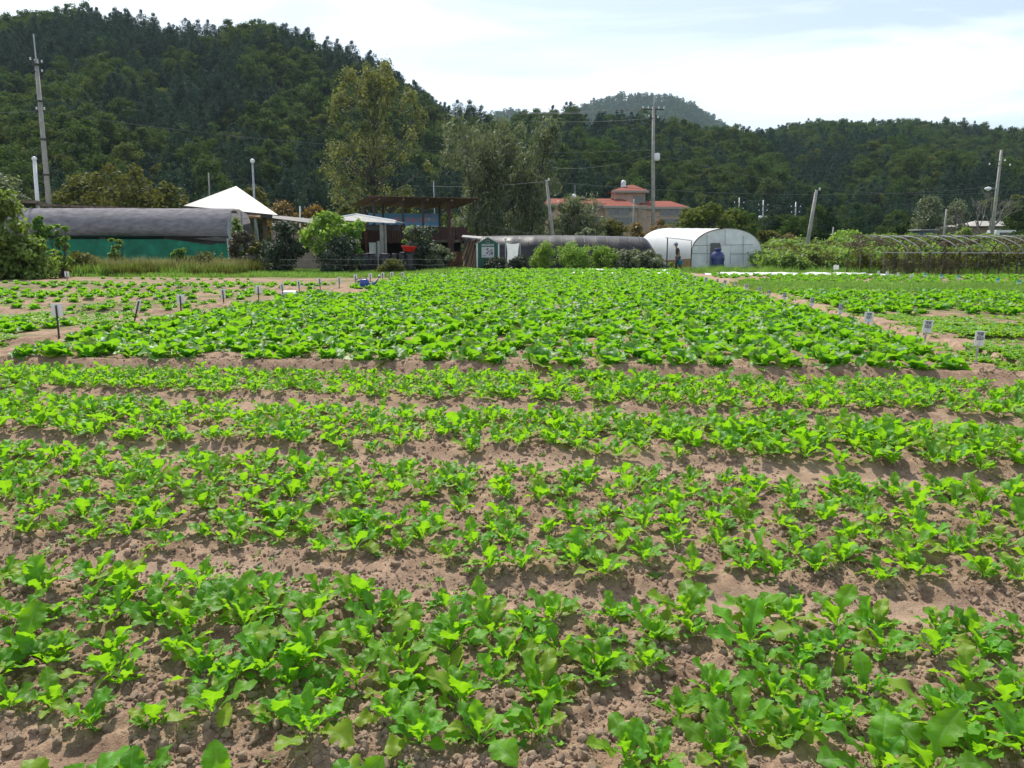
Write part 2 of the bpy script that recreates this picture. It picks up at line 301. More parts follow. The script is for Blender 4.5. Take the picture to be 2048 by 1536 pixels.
# ------------------------------------------------------------------ leafy crops
def leaf(rng, L_, Wd, elev, bend, az, kind, base=(0, 0, 0), roll=0.0):
    n = 27 if kind == 'radish' else 12
    ts = np.linspace(0, 1, n); S = np.array([-1, -.6, -.1, 0, .1, .6, 1.])
    ang = elev - bend * ts ** 1.4
    dl = L_ / (n - 1); cx = np.concatenate([[0], np.cumsum(np.cos(ang[:-1]) * dl)]); cz = np.concatenate([[0], np.cumsum(np.sin(ang[:-1]) * dl)])
    if kind == 'radish':
        p0 = .16; q = np.clip((ts - p0) / (1 - p0), 0, 1)
        env = np.sin(np.pi * q ** 1.55) ** .75 * np.where(q > .97, .5, 1)
        lob = np.where(q < .5, .3 + .7 * np.abs(np.sin(q * 16 + rng.uniform(0, .8))), 1)
        wd = Wd * env * lob * .5; wd[q <= 0] = .0035; wd = np.maximum(wd, .003)
        tooth = 1 + .10 * np.where(np.arange(n) % 2 == 0, 1, -1) * (q > .1)
    else:
        p0 = .10; q = np.clip((ts - p0) / (1 - p0), 0, 1)
        env = np.sin(np.pi * q ** 1.15) ** .62
        wd = np.maximum(Wd * env * .5, .008); tooth = 1 + .05 * rng.standard_normal(n)
    ph = rng.uniform(0, 6); fr = rng.uniform(13, 22) if kind == 'radish' else rng.uniform(10, 16); am = (.16 if kind == 'radish' else .15) * Wd
    cup = rng.uniform(.05, .3); V = []
    wsway = rng.uniform(-.25, .25) * L_
    for i in range(n):
        for s in S:
            w_ = wd[i] * (tooth[i] if abs(s) == 1 else 1) * s
            und = am * math.sin(fr * ts[i] + ph + (1.4 if s > 0 else 0)) * abs(s) ** 1.5 * (wd[i] / (Wd * .5 + 1e-6)) + cup * abs(w_)
            lx = cx[i] - und * math.sin(ang[i]); lz = cz[i] + und * math.cos(ang[i]); ly = w_ * math.cos(roll) + wsway * ts[i] ** 2
            lz += w_ * math.sin(roll)
            V.append((lx, ly, lz))
    V = np.array(V); ca, sa = math.cos(az), math.sin(az)
    V = np.stack([V[:, 0] * ca - V[:, 1] * sa, V[:, 0] * sa + V[:, 1] * ca, V[:, 2]], 1) + np.array(base)
    F = [(i * 7 + j, i * 7 + j + 1, (i + 1) * 7 + j + 1, (i + 1) * 7 + j) for i in range(n - 1) for j in range(6)]
    vein = np.tile(np.array([0, .0, .1, 1, .1, 0, 0]), n) * np.repeat(np.where(ts < .2, 1, 1 - .5 * ts), 7)
    lat = np.zeros((n, 7)); lat[2::3, 1] = lat[2::3, 5] = .38; vein = np.maximum(vein, lat.ravel())
    if kind == 'radish': vein = np.maximum(vein, np.repeat((ts < p0).astype(float), 7) * .8)
    return V, np.array(F), vein
def plant_mesh(seed, kind):
    rng = np.random.default_rng(seed); Vs, Fs, Ve = [], [], []; b = 0
    if kind == 'radish': nl = rng.integers(11, 16)
    elif kind == 'cabbage': nl = rng.integers(11, 15)
    else: nl = rng.integers(4, 7)
    a0 = rng.uniform(0, 6.28)
    for k in range(nl):
        t = k / nl; az = a0 + k * 2.399 + rng.uniform(-.3, .3)
        if kind == 'radish':
            L_ = rng.uniform(.13, .225) * (1 - .35 * t); Wd = L_ * rng.uniform(.30, .44)
            elev = R(rng.uniform(34, 78) + 8 * t); bend = R(rng.uniform(25, 100)) * (1 - .45 * t); roll = rng.uniform(-.55, .55)
        elif kind == 'cabbage':
            L_ = rng.uniform(.20, .29) * (1 - .2 * t); Wd = L_ * rng.uniform(.66, .88)
            elev = R(18 + 55 * t + rng.uniform(-8, 10)); bend = R(rng.uniform(30, 75)) * (1 - .5 * t); roll = rng.uniform(-.4, .4)
        else:
            L_ = rng.uniform(.03, .055); Wd = L_ * .5; elev = R(rng.uniform(15, 55)); bend = R(40); roll = 0
        V, F, ve = leaf(rng, L_, Wd, elev, bend, az, 'radish' if kind == 'radish' else 'cabbage', (0, 0, -.005), roll)
        Vs.append(V); Fs.append(F + b); Ve.append(ve); b += len(V)
    me = mesh_np(kind + '_plant', np.concatenate(Vs), np.concatenate(Fs), M['sprout' if kind == 'sprout' else kind], True)
    at = me.attributes.new('vein', 'FLOAT', 'POINT'); at.data.foreach_set('value', np.concatenate(Ve).astype(np.float32)); return me
NR, NC = 14, 10
radm = [plant_mesh(100 + i, 'radish') for i in range(NR)]
cabm = [plant_mesh(300 + i, 'cabbage') for i in range(NC)]
sprm = [plant_mesh(500 + i, 'sprout') for i in range(5)]
def in_view(x, y, m=1.12): return y > .5 and abs(x) < (1024 / FPX) * (y * CP + CAM_H * SP) * m + .5
rng = np.random.default_rng(12)
# radish rows run across the field, strip after strip
rad = []
def radband(v0, v1, du, dv, strip, drop, sca=(.8, 1.15), u0=-14, u1=14):
    nrow = max(1, round((v1 - v0) / dv))
    for i in range(nrow + 1):
        v = v0 + (v1 - v0) * i / max(1, nrow); u = u0 + rng.uniform(0, du)
        while u < u1:
            uu = u + rng.uniform(-.5, .5) * du * .6; v2 = v + rng.uniform(-.5, .5) * dv * .7
            x, y = xy_of(uu, v2 - (float(fbm(uu * .5, v2 * .5, 2, 5)) - .5) * .22 - float(skew(uu, v2)) * (strip > 0)); u += du
            hole = float(fbm(uu * .9, v2 * 1.1, 2, 63)) + rng.uniform(-.10, .10)
            if hole < drop or not in_view(x, y): continue
            dense = 1.0 + .25 * (float(fbm(uu * .4, v2 * .4, 2, 91)) - .5) * 2
            rad.append((x, y, strip, rng.uniform(*sca) * dense))
radband(1.93, 2.03, .26, .3, 0, .36, (.8, 1.1), -6, -.5); radband(1.85, 1.95, .26, .3, 0, .42, (.7, 1.0), 0, 6)
radband(2.3, 3.2, .19, .2, 1, .2, (.66, 1.08))
radband(3.8, 5.2, .215, .235, 2, .17, (.68, 1.04))
radband(5.95, 7.0, .2, .24, 3, .2, (.78, 1.12))
radband(7.95, 9.2, .2, .26, 4, .24, (.72, 1.02))
rad.sort(key=lambda q: q[0] ** 2 + q[1] ** 2)
SL = ['in the row at the bottom edge', 'in the nearest full bed', 'in the second bed back', 'in the third bed back', 'in the bed before the cabbages']
stuffr = []
for k, (x, y, s, sc_) in enumerate(rad):
    z = hz(x, y) - .004; rz = rng.uniform(0, 6.28); vi = int(rng.integers(NR)); tx, ty = rng.uniform(-.12, .12, 2)
    if k < 300:
        o = link('radish_plant', radm[vi], None, (x, y, z)); o.rotation_euler = (tx, ty, rz); o.scale = (sc_,) * 3
        setp(o, 'young radish plant with jagged green leaves ' + SL[s], 'radish plant', 'radish plants ' + SL[s])
    else: stuffr.append(((x, y, z), (tx, ty, rz), sc_, vi))
def unz(l): return [q[0] for q in l], [q[1] for q in l], [q[2] for q in l], [q[3] for q in l]
scatter('radish_rows', *unz(stuffr), [src('radish_kind', m) for m in radm], 'further rows of young radish plants across the middle beds', 'crop')
# cabbages
cab = []
v = 10.15
while v < 48:
    u = (-7.75 if v < 11.5 else -8.2) + rng.uniform(0, .3)
    while u < 4.95:
        uu = u + rng.uniform(-.08, .08); v2 = v + rng.uniform(-.1, .1); x, y = xy_of(uu, v2); u += .47
        if rng.random() < .025 or not in_view(x, y) or (abs(x + 5.0) < 1.0 and 23.5 < y < 27.2 and u < -6.3): continue
        edge = 1 - .25 * (v2 > 36) * rng.random()
        cab.append((x, y, 0, rng.uniform(.95, 1.3) * edge))
    v += .52
def cband(v0, v1, u0, u1, du, dv, sca, drop=.3, side=1):
    v = v0 + .15
    while v < v1 - .05:
        u = u0 + rng.uniform(0, du)
        while u < u1:
            uu = u + rng.uniform(-.15, .15) * du; v2 = v + rng.uniform(-.15, .15) * dv; x, y = xy_of(uu, v2); u += du
            if float(fbm(uu * .6, v2 * .9, 2, 17)) + rng.uniform(-.1, .1) < drop or not in_view(x, y): continue
            cab.append((x, y, side, rng.uniform(*sca)))
        v += dv
cband(12.9, 14.7, -16, -9.9, .5, .5, (.85, 1.15), .3, -1)
cband(15.0, 17.4, -20, -9.6, .4, .55, (.35, .6), .5, -1)
cband(18.1, 19.2, -22, -9.7, .5, .5, (.5, .85), .42, -1)
cband(20.0, 21.2, -24, -9.8, .5, .5, (.5, .9), .40, -1)
cband(22.0, 26.0, -30, -10, .5, .6, (.6, .95), .36, -1)
cband(28.4, 31.2, -34, -10, .5, .6, (.6, .9), .38, -1)
cband(36.5, 37.5, -34, -16, .6, .6, (.5, .8), .45, -1)
cband(13.0, 13.9, 7, 18, .5, .5, (.5, .9), .42, 1)
cband(19.0, 27.0, 6.2, 26, .5, .55, (.85, 1.2), .28, 1)
cband(33.6, 43, 6.2, 36, .55, .6, (.6, .9), .3, 1)
cab.sort(key=lambda q: q[0] ** 2 + q[1] ** 2)
stuffc = []; nind = 0
CL = {0: ('broad-leaved cabbage plant in the front rows of the wide central block', 'cabbages in the front rows of the central block'), -1: ('broad-leaved cabbage plant in the small plot behind the leftmost sign', 'cabbages behind the leftmost sign'), 1: ('broad-leaved cabbage plant in the plots right of the text signs', 'cabbages in the right hand plots')}
for (x, y, s, sc_) in cab:
    z = hz(x, y) - .006; rz = rng.uniform(0, 6.28); vi = int(rng.integers(NC)); tx, ty = rng.uniform(-.1, .1, 2)
    if nind < 300 and (s <= 0 or sc_ > .7) and in_view(x, y, 1.0):
        o = link('cabbage_plant', cabm[vi], None, (x, y, z)); o.rotation_euler = (tx, ty, rz); o.scale = (sc_,) * 3; nind += 1
        setp(o, CL[s][0], 'cabbage plant', CL[s][1])
    else: stuffc.append(((x, y, z), (tx, ty, rz), sc_, vi))
scatter('cabbage_rows', *unz(stuffc), [src('cabbage_kind', m) for m in cabm], 'dense rows of cabbages filling the back of the field', 'crop')
# sprouts & weeds between rows
pts = []
def sprouts(n, v0, v1, u0, u1, s0, s1, thr=.0):
    for _ in range(n):
        uu = rng.uniform(u0, u1); vv_ = rng.uniform(v0, v1); x, y = xy_of(uu, vv_)
        if not in_view(x, y): continue
        if float(fbm(uu * 1.3, vv_ * 1.3, 2, 29)) < thr: continue
        pts.append(((x, y, float(gh(np.array([x]), np.array([y]))[0]) - .004), (0, 0, rng.uniform(0, 6.28)), rng.uniform(s0, s1), int(rng.integers(5))))
sprouts(900, 1.5, 4, -4, 4, .4, 1.1, .42); sprouts(2600, 3.8, 10.2, -9, 9, .5, 1.3, .42)
sprouts(2600, 14.8, 17.5, -20, -9.4, 1.2, 3.0, .42); sprouts(1500, 17.5, 22, -24, -9.4, 1.0, 2.4, .5)
sprouts(3000, 10.8, 12.7, 5.6, 16, 1.2, 3.0, .38); sprouts(1600, 14.3, 16.3, 6.4, 18, 2.4, 4.2, .2); sprouts(1600, 16.5, 18.7, 6.2, 20, 1.4, 2.8, .45)
sprouts(1500, 10.5, 13, -15, -8.9, 1.0, 2.4, .45); sprouts(1300, 10.8, 34, 4.9, 7.2, 1.2, 3.0, .40); sprouts(7000, 27.4, 33.2, 6.2, 26, 2.2, 4.6, .1); sprouts(800, 12.6, 14.3, 6, 16, 1.0, 2.0, .5)
scatter('small_weeds', *unz(pts), [src('weed_kind', m) for m in sprm], 'small sprouts and low weeds between the crop rows', 'weeds')
# clods
def clod_mesh(seed):
    import bmesh
    bm = bmesh.new(); bmesh.ops.create_icosphere(bm, subdivisions=2, radius=1); rg = random.Random(seed)
    off = rg.uniform(0, 50); ax = (rg.uniform(.7, 1.2), rg.uniform(.7, 1.2), rg.uniform(.5, .85))
    for v in bm.verts:
        n = float(fbm(v.co.x * 1.6 + off, v.co.y * 1.6 + v.co.z * 2.3 + off, 2, seed)); k = .55 + .9 * n; v.co = Vector((v.co.x * ax[0], v.co.y * ax[1], v.co.z * ax[2])) * k
    for _ in range(9):
        d = Vector((rg.gauss(0, 1), rg.gauss(0, 1), rg.gauss(0, 1))).normalized(); lim = rg.uniform(.42, .75)
        for v in bm.verts:
            q = v.co.dot(d)
            if q > lim: v.co -= d * (q - lim) * .9
    me = bpy.data.meshes.new('soil_clod'); bm.to_mesh(me); bm.free(); me.materials.append(M['clod']); return me
clm = [clod_mesh(700 + i) for i in range(6)]
pts = []
nC = 70000
ys = 1.5 * np.exp(rng.uniform(0, 1, nC) * math.log(11.0 / 1.5)); xs = rng.uniform(-1, 1, nC) * (ys * .72 + .4)
uu = xs * math.cos(PH) - ys * math.sin(PH); vv2 = xs * math.sin(PH) + ys * math.cos(PH) + (fbm(uu * .5, ys * .5, 2, 5) - .5) * .2 + skew(uu, ys)
inb = np.zeros(nC, bool)
for a, b in STRIPS: inb |= (vv2 > a - .3) & (vv2 < b + .15)
inb |= (vv2 > 9.6)
dens = fbm(xs * 2.2, ys * 2.2, 2, 51)
keep = (inb & (dens > .33)) | (rng.random(nC) < .1)
zz = gh(xs, ys)
sz = np.minimum(.0050 * (1 - rng.random(nC)) ** -.52, .026) * (.75 + ys * .075)
for i in np.where(keep)[0]:
    pts.append(((xs[i], ys[i], zz[i] + sz[i] * .15), tuple(rng.uniform(0, 6.28, 3)), sz[i], int(rng.integers(6))))
scatter('soil_clods', *unz(pts), [src('clod_kind', m) for m in clm], 'crumbly clods of dry soil strewn over the beds', 'clods')
# grass
def tuft_mesh(seed, n, h, spread, bw, mat_):
    rg = np.random.default_rng(seed); V = []; F = []
    for _ in range(n):
        a = rg.uniform(0, 6.28); r = spread * math.sqrt(rg.random()); bx, by = r * math.cos(a), r * math.sin(a); d = rg.uniform(0, 6.28); hh = h * rg.uniform(.5, 1.1); ln = rg.uniform(.1, .6) * hh
        px_, py_ = -math.sin(d) * bw, math.cos(d) * bw; b = len(V)
        for t, wk in ((0, 1), (.55, .8), (1, .08)):
            X_ = bx + math.cos(d) * ln * t * t; Y_ = by + math.sin(d) * ln * t * t; Z_ = hh * t
            V += [(X_ - px_ * wk, Y_ - py_ * wk, Z_), (X_ + px_ * wk, Y_ + py_ * wk, Z_)]
        F += [(b, b + 1, b + 3, b + 2), (b + 2, b + 3, b + 5, b + 4)]
    return mesh_np('grass_tuft', V, F, mat_)
grm = [tuft_mesh(40 + i, 60, .16, .35, .008, M['grass']) for i in range(3)] + [tuft_mesh(50 + i, 70, .75, .45, .012, M['grass']) for i in range(2)] + [tuft_mesh(60 + i, 70, .95, .4, .010, M['drygrass']) for i in range(2)] + [tuft_mesh(66, 90, .8, .5, .02, M['olive'])]
pts = []
def grass(n, f, kinds, s0, s1, thr=0.0):
    for _ in range(n):
        x, y = f()
        if not in_view(x, y, 1.2) or float(fbm(x * .5, y * .5, 2, 83)) < thr: continue
        pts.append(((x, y, hz(x, y) - .01), (0, 0, rng.uniform(0, 6.28)), rng.uniform(s0, s1), int(rng.choice(kinds))))
def uvr(u0, u1, v0, v1): return lambda: xy_of(rng.uniform(u0, u1), rng.uniform(v0, v1))
grass(2600, uvr(-42, -7, 39.5, 48), [0, 1, 2], .8, 1.8)
grass(1200, uvr(6, 36, 27.4, 33.2), [0, 1, 2], .9, 1.4)
grass(2200, uvr(-12, 40, 48.3, 58), [0, 1, 2], .7, 1.4)
grass(900, uvr(5.5, 40, 46.8, 52), [3, 0, 1], .4, .7)
grass(1500, lambda: (rng.uniform(-33, -15.0), rng.uniform(42.5, 49.0)), [3, 4, 7, 7], .5, .95)
grass(620, lambda: (rng.uniform(-27, -15), rng.uniform(43.5, 48)), [5, 6, 7], .6, 1.1)
grass(500, uvr(8, 36, 36, 48), [0, 1, 2], .7, 1.2, .5)
grass(500, uvr(5.9, 18, 10.6, 13), [0, 1, 2], .4, .8, .5)
scatter('grass', *unz(pts), [src('tuft_kind', m) for m in grm], 'green and drying grass along the far edges of the field', 'grass')
# ------------------------------------------------------------------ foliage
def cloud(rng, cen, rad, per, size, asp=.55, up=.35, shell=.45, outw=.8, drop=0):
    """leaf-shaped quads spread through clump volumes; cen (n,3), rad (n,3)"""
    cen = np.repeat(np.asarray(cen, float), per, 0); rad = np.repeat(np.asarray(rad, float), per, 0); n = len(cen)
    d = rng.standard_normal((n, 3)); d /= np.linalg.norm(d, axis=1)[:, None]
    r = (shell + (1 - shell) * rng.random(n))[:, None]; r = r * (1 + .16 * rng.standard_normal((n, 1)))
    p = cen + d * rad * r
    nrm = d * outw + rng.standard_normal((n, 3)) * .55 + np.array([0, 0, up]); nrm /= np.linalg.norm(nrm, axis=1)[:, None]
    t = np.cross(nrm, rng.standard_normal((n, 3))); t[:, 2] -= drop; t -= nrm * (t * nrm).sum(1)[:, None]; t /= np.linalg.norm(t, axis=1)[:, None]; b = np.cross(nrm, t)
    s = (size * rng.uniform(.6, 1.35, n))[:, None]
    V = np.stack([p - t * s * .5, p + b * s * asp * .5 + t * s * .05, p + t * s * .5, p - b * s * asp * .5 + t * s * .05], 1).reshape(-1, 3)
    return V, np.arange(n * 4).reshape(n, 4)
def tubes_np(lst, seg=6):
    m = MB()
    for pts, r in lst: m.tube(pts, r, seg)
    return m
def tree(name, label, cat, base, H, lo, env, ncl, clr, per, lsz, lm, bm='bark', seed=1, group=None, asp=.55, trunks=1, tr=.18, limbs=.5, up=.35, drop=0, shell=.4, parent_mesh=False, squash=.8, wob=.06):
    rng = np.random.default_rng(seed); base = Vector(base)
    th = thing(name, label, cat, base, group)
    lst = []; tks = []
    for k in range(trunks):
        a = 6.28 * k / trunks + seed; ox, oy = (0, 0) if trunks == 1 else (math.cos(a) * .25 * H * .1, math.sin(a) * .25 * H * .1)
        tp = []; tl = 6
        sx, sy = (rng.uniform(-wob, wob), rng.uniform(-wob, wob)) if trunks == 1 else (math.cos(a) * .14, math.sin(a) * .14)
        for i in range(tl + 1):
            t = i / tl; tp.append(Vector((ox + sx * H * t + math.sin(t * 5 + seed) * .01 * H, oy + sy * H * t, H * .93 * t - .1)))
        lst.append((tp, [tr * (1 - .88 * i / tl) for i in range(tl + 1)])); tks.append(tp)
    C, Rd = [], []
    for i in range(ncl):
        t = rng.random() ** .9; z = H * (lo + (1 - lo) * t); a = rng.uniform(0, 6.28); e = env(t); r = e * math.sqrt(rng.uniform(.05, 1)) * (1 + rng.uniform(-.12, .12))
        tp = tks[rng.integers(trunks)]; q = min(.97, z / H); ax = tp[0].lerp(tp[-1], q); cr = clr * rng.uniform(.6, 1.25)
        r = max(0, r - cr * .4); c = Vector((ax.x + r * math.cos(a), ax.y + r * math.sin(a), z - cr * .3)); C.append(c); Rd.append((cr, cr, cr * squash))
        if rng.random() < limbs:
            zq = max(.12, (z / H) - .10 - .3 * r / H); i0 = min(5, int(zq * 6)); s = tp[i0].lerp(tp[min(6, i0 + 1)], zq * 6 - i0)
            lr = tr * .38 * (1 - zq) + .012; lst.append(([s, s.lerp(c, .5) + Vector((0, 0, -.04 * r)), c], [lr, lr * .7, lr * .25]))
    V, F = cloud(rng, C, Rd, per, lsz, asp, up, shell, drop=drop)
    link('crown', mesh_np('crown', V, F, M[lm]), th)
    tubes_np(lst).build('trunk', M[bm], th, True)
    return th
def tree_kind(seed, kind):
    """one hillside tree, trunk and crown in a single mesh, for copies"""
    rng = np.random.default_rng(seed); m = MB(); C, Rd = [], []
    if kind == 'pine':
        H = rng.uniform(8.5, 11); wdt = rng.uniform(2.3, 3.0); lev = 8
        for i in range(lev):
            t = i / (lev - 1); z = H * (.22 + .78 * t); r = wdt * math.sqrt(max(0, 1 - t ** 1.7)) * (.75 + .25 * (i % 2)) + .35; k = max(2, int(7 * (1 - t) + 2))
            for j in range(k):
                a = 6.28 * j / k + rng.uniform(-.3, .3); rr_ = r * rng.uniform(.45, .85); C.append((math.cos(a) * rr_, math.sin(a) * rr_, z + rng.uniform(-.3, .3))); Rd.append((r * .42 + .35, r * .42 + .35, .72))
        per, ls, asp, up = 80, .38, .5, .55
    else:
        H = rng.uniform(7.5, 10.5); wdt = rng.uniform(2.7, 3.6)
        for i in range(24):
            t = rng.random(); z = H * (.3 + .68 * t); r = wdt * math.sqrt(max(.04, 1 - (2 * t - .85) ** 2 / 1.35)) * math.sqrt(rng.uniform(.15, 1)); a = rng.uniform(0, 6.28)
            q = rng.uniform(.8, 1.35); C.append((math.cos(a) * r, math.sin(a) * r, z - .3)); Rd.append((q, q, q * .75))
        per, ls, asp, up = 110, .40, .7, .35
    V, F = cloud(rng, C, Rd, per, ls, asp, up, .5)
    m.tube([(0, 0, -1), (.1, 0, H * .5), (0, .1, H * .85)], [.18, .12, .03], 5)
    nq = len(F); tv = np.array([tuple(v) for v in m.v]); tf = np.array([f for f in m.f if len(f) == 4]) + len(V)
    return mesh_np(('pine' if kind == 'pine' else 'broadleaf') + '_tree', np.concatenate([V, tv]), np.concatenate([F, tf]), [M[kind], M['bark']], False, [0] * nq + [1] * len(tf))
TK = [tree_kind(900 + i, k) for i, k in enumerate(['pine'] * 5 + ['oak'] * 5 + ['oaky'] * 2)]
# ------------------------------------------------------------------ hills
def ae(px, py):
    dx = (px - 1024) / FPX; dy = (768 - py) / FPX; d = CP + dy * SP; return dx / d, (-SP + dy * CP) / d
def skyl(lst): q = sorted(ae(*p) for p in lst); return np.array([a for a, _ in q]), np.array([e for _, e in q])
SK_A = skyl([(-900, 130), (-500, 70), (-200, 40), (0, 24), (100, 12), (200, 2), (300, 30), (360, 42), (420, 48), (480, 38), (560, 36), (620, 60), (700, 88), (760, 118), (820, 152), (870, 186), (930, 208), (980, 226), (1040, 250), (1120, 300), (1200, 400), (1300, 485)])
SK_B = skyl([(780, 470), (900, 300), (1000, 222), (1060, 212), (1100, 202), (1160, 207), (1200, 215), (1260, 215), (1330, 222), (1400, 232), (1480, 237), (1540, 252), (1570, 262), (1620, 300), (1720, 360), (1820, 470)])
SK_D = skyl([(1380, 470), (1450, 270), (1540, 254), (1600, 243), (1680, 239), (1760, 241), (1850, 246), (1920, 256), (2000, 266), (2048, 274), (2300, 320), (2800, 400)])
SK_C = skyl([(900, 300), (960, 232), (985, 222), (1020, 215), (1060, 220), (1120, 232), (1160, 210), (1200, 194), (1240, 186), (1290, 184), (1350, 189), (1385, 203), (1430, 232), (1480, 270), (1600, 380)])
def hillz(a, Y, sk, yc, yf, tree_h, seed, amp):
    e = np.interp(a, *sk); ok = (a >= sk[0][0]) & (a <= sk[0][-1]); Hc = e * yc + CAM_H - tree_h
    s = (Y - yf) / (yc - yf); prof = np.where(s < 1, np.clip(s, 0, 1) ** .92, 1 - (s - 1) * 1.3)
    x = a * Y; n = (fbm(x / 62, Y / 95, 3, seed) - .5) * amp * np.clip(4 * s * (1 - s), 0, 1)
    return np.where(ok & (Hc > 0), np.clip(Hc, 0, None) * prof + n, -5)
def hills(a, Y):
    a = np.asarray(a, float); Y = np.asarray(Y, float)
    f1 = np.interp(a, [-1.3, -.62, -.2, 0, .3], [100, 112, 135, 160, 200]); c1 = np.interp(a, [-1.3, -.62, -.3, 0, .3], [330, 300, 285, 275, 270])
    zA = hillz(a, Y, SK_A, c1, f1, 9.5, 3, 26)
    zB = hillz(a, Y, SK_B, np.interp(a, [-.2, .1, .4, .6], [330, 300, 330, 380]), np.interp(a, [-.2, .05, .35, .55], [190, 160, 165, 200]), 10.5, 5, 22)
    zD = hillz(a, Y, SK_D, 470, np.interp(a, [.2, .35, .6, 1.3], [260, 205, 165, 150]), 9, 7, 26)
    zC = hillz(a, Y, SK_C, 1600, 950, 14, 9, 60)
    return np.maximum.reduce([zA, zB, zD, zC])
av = np.linspace(-1.25, 1.25, 340); yv = np.concatenate([np.arange(96, 500, 4.5), np.arange(500, 1900, 18)])
AV, YV = np.meshgrid(av, yv); ZV = np.maximum(hills(AV, YV), -4); XV = AV * YV
i_ = np.arange(AV.size).reshape(AV.shape); F = np.stack([i_[:-1, :-1].ravel(), i_[:-1, 1:].ravel(), i_[1:, 1:].ravel(), i_[1:, :-1].ravel()], 1)
M['hillsoil'] = mat('hill_undergrowth', (.03, .045, .018), .95, noise=.4, nscale=.4)
setp(link('hills', mesh_np('hills', np.stack([XV.ravel(), YV.ravel(), ZV.ravel() - .6], 1), F, M['hillsoil'], True)), 'steep wooded hills closing the valley behind the farm', None, None, 'structure')
rng = np.random.default_rng(77)
forest = []
def sow(y0, y1, sp, a0, a1, s0, s1):
    y = y0
    while y < y1:
        xs_ = np.arange(a0 * y, a1 * y, sp) + rng.uniform(-.45, .45, len(np.arange(a0 * y, a1 * y, sp))) * sp
        ys_ = y + rng.uniform(-.45, .45, len(xs_)) * sp
        z = hills(xs_ / ys_, ys_); z2 = hills(xs_ / (ys_ + 8), ys_ + 8)
        for x_, y_, z_, zz_ in zip(xs_, ys_, z, z2):
            if z_ < .8 or zz_ < z_ - 7: continue
            if abs(x_ / y_) > .9: continue
            m_ = float(fbm(x_ / 28, y_ / 40, 2, 41)) + rng.uniform(-.16, .16)
            k = int(rng.integers(0, 5)) if m_ > .51 else (int(rng.integers(5, 10)) if rng.random() < .86 else int(rng.integers(10, 12)))
            k = k if y_ < 900 else int(rng.integers(5, 11))
            forest.append(((x_, y_, z_ - .5), (rng.uniform(-.05, .05), rng.uniform(-.05, .05), rng.uniform(0, 6.28)), rng.uniform(s0, s1), k))
        y += sp
sow(100, 480, 5.0, -.9, .9, .8, 1.15)
sow(1080, 1640, 10.5, -.12, .42, 1.2, 1.9)
fo = [forest[i] for i in range(len(forest))]
scatter('forest', *unz(fo), [src('hill_tree_kind', m) for m in TK], 'dense mixed wood of dark pines and broadleaf trees covering the hills', 'forest')
print('forest', len(fo), 'radish', len(rad), 'cabbage', len(cab))
# lone trees above the ridge lines
def ridge_tree(px, top, Y, H, k, label):
    p = W(px, top, Y); o = link('pine_tree', TK[k], None, (p.x, Y, p.z - H)); s = H / 11; o.scale = (s, s, s); setp(o, label, 'tree')
ridge_tree(742, 99, 286, 13, 0, 'lone dark pine rising above the falling ridge of the left hill')
ridge_tree(370, 27, 296, 13, 2, 'broad dark pine standing above the dip in the left ridge line')
ridge_tree(940, 198, 276, 14, 1, 'left pine of the pair standing at the low end of the left ridge')
ridge_tree(962, 199, 276, 14, 3, 'right pine of the pair standing at the low end of the left ridge')
ridge_tree(1142, 195, 305, 12, 4, 'single round pine on the ridge left of the pale far peak')
# ------------------------------------------------------------------ trees near the buildings
pop = lambda t: float(np.interp(t, [0, .15, .4, .57, .73, .88, 1], [4.2, 5.6, 6.6, 6.3, 5.6, 4.6, 2.8]))
x = GX(750, 86)
tree('poplar_tree', 'tall sparse poplar with yellowing olive leaves behind the open brown shed', 'tree', (x, 86, 0), 20.2, .12, pop, 145, .95, 105, .27, 'poplar', 'bark', 5, limbs=.65, tr=.34, up=.15, shell=.2, squash=1.15, asp=.7, wob=.008)
wil = lambda t: 4.0 * (1 - .4 * t) * (.75 + .25 * math.sin(t * 9))
tree('willow_tree', 'tall willow with upright silvery grey shoots between the brown shed and the leaning pole', 'tree', (GX(968, 72), 72, 0), 12.2, .08, wil, 120, .9, 90, .50, 'willow', 'bark', 8, asp=.22, trunks=3, tr=.2, up=-.1, drop=-1.6, squash=1.5)
tree('willow_tree', 'second silvery willow with a narrow top directly left of the leaning pale pole', 'tree', (GX(1050, 74), 74, 0), 12.6, .08, lambda t: 3.0 * (1 - .6 * t), 100, .8, 110, .50, 'willow', 'bark', 9, asp=.22, trunks=2, tr=.18, up=-.1, drop=-1.6, squash=1.5)
rnd = lambda wd: (lambda t: wd * math.sqrt(max(.08, 1 - (2 * t - .8) ** 2 / 1.6)))
tree('willow_tree', 'low bushy grey willow in front of the pink apartment block', 'tree', (GX(1148, 66), 66, 0), 5.3, .1, rnd(2.5), 80, .6, 110, .42, 'willow', 'bark', 10, asp=.25, trunks=3, tr=.1, up=-.1, drop=-1.2, squash=1.2)
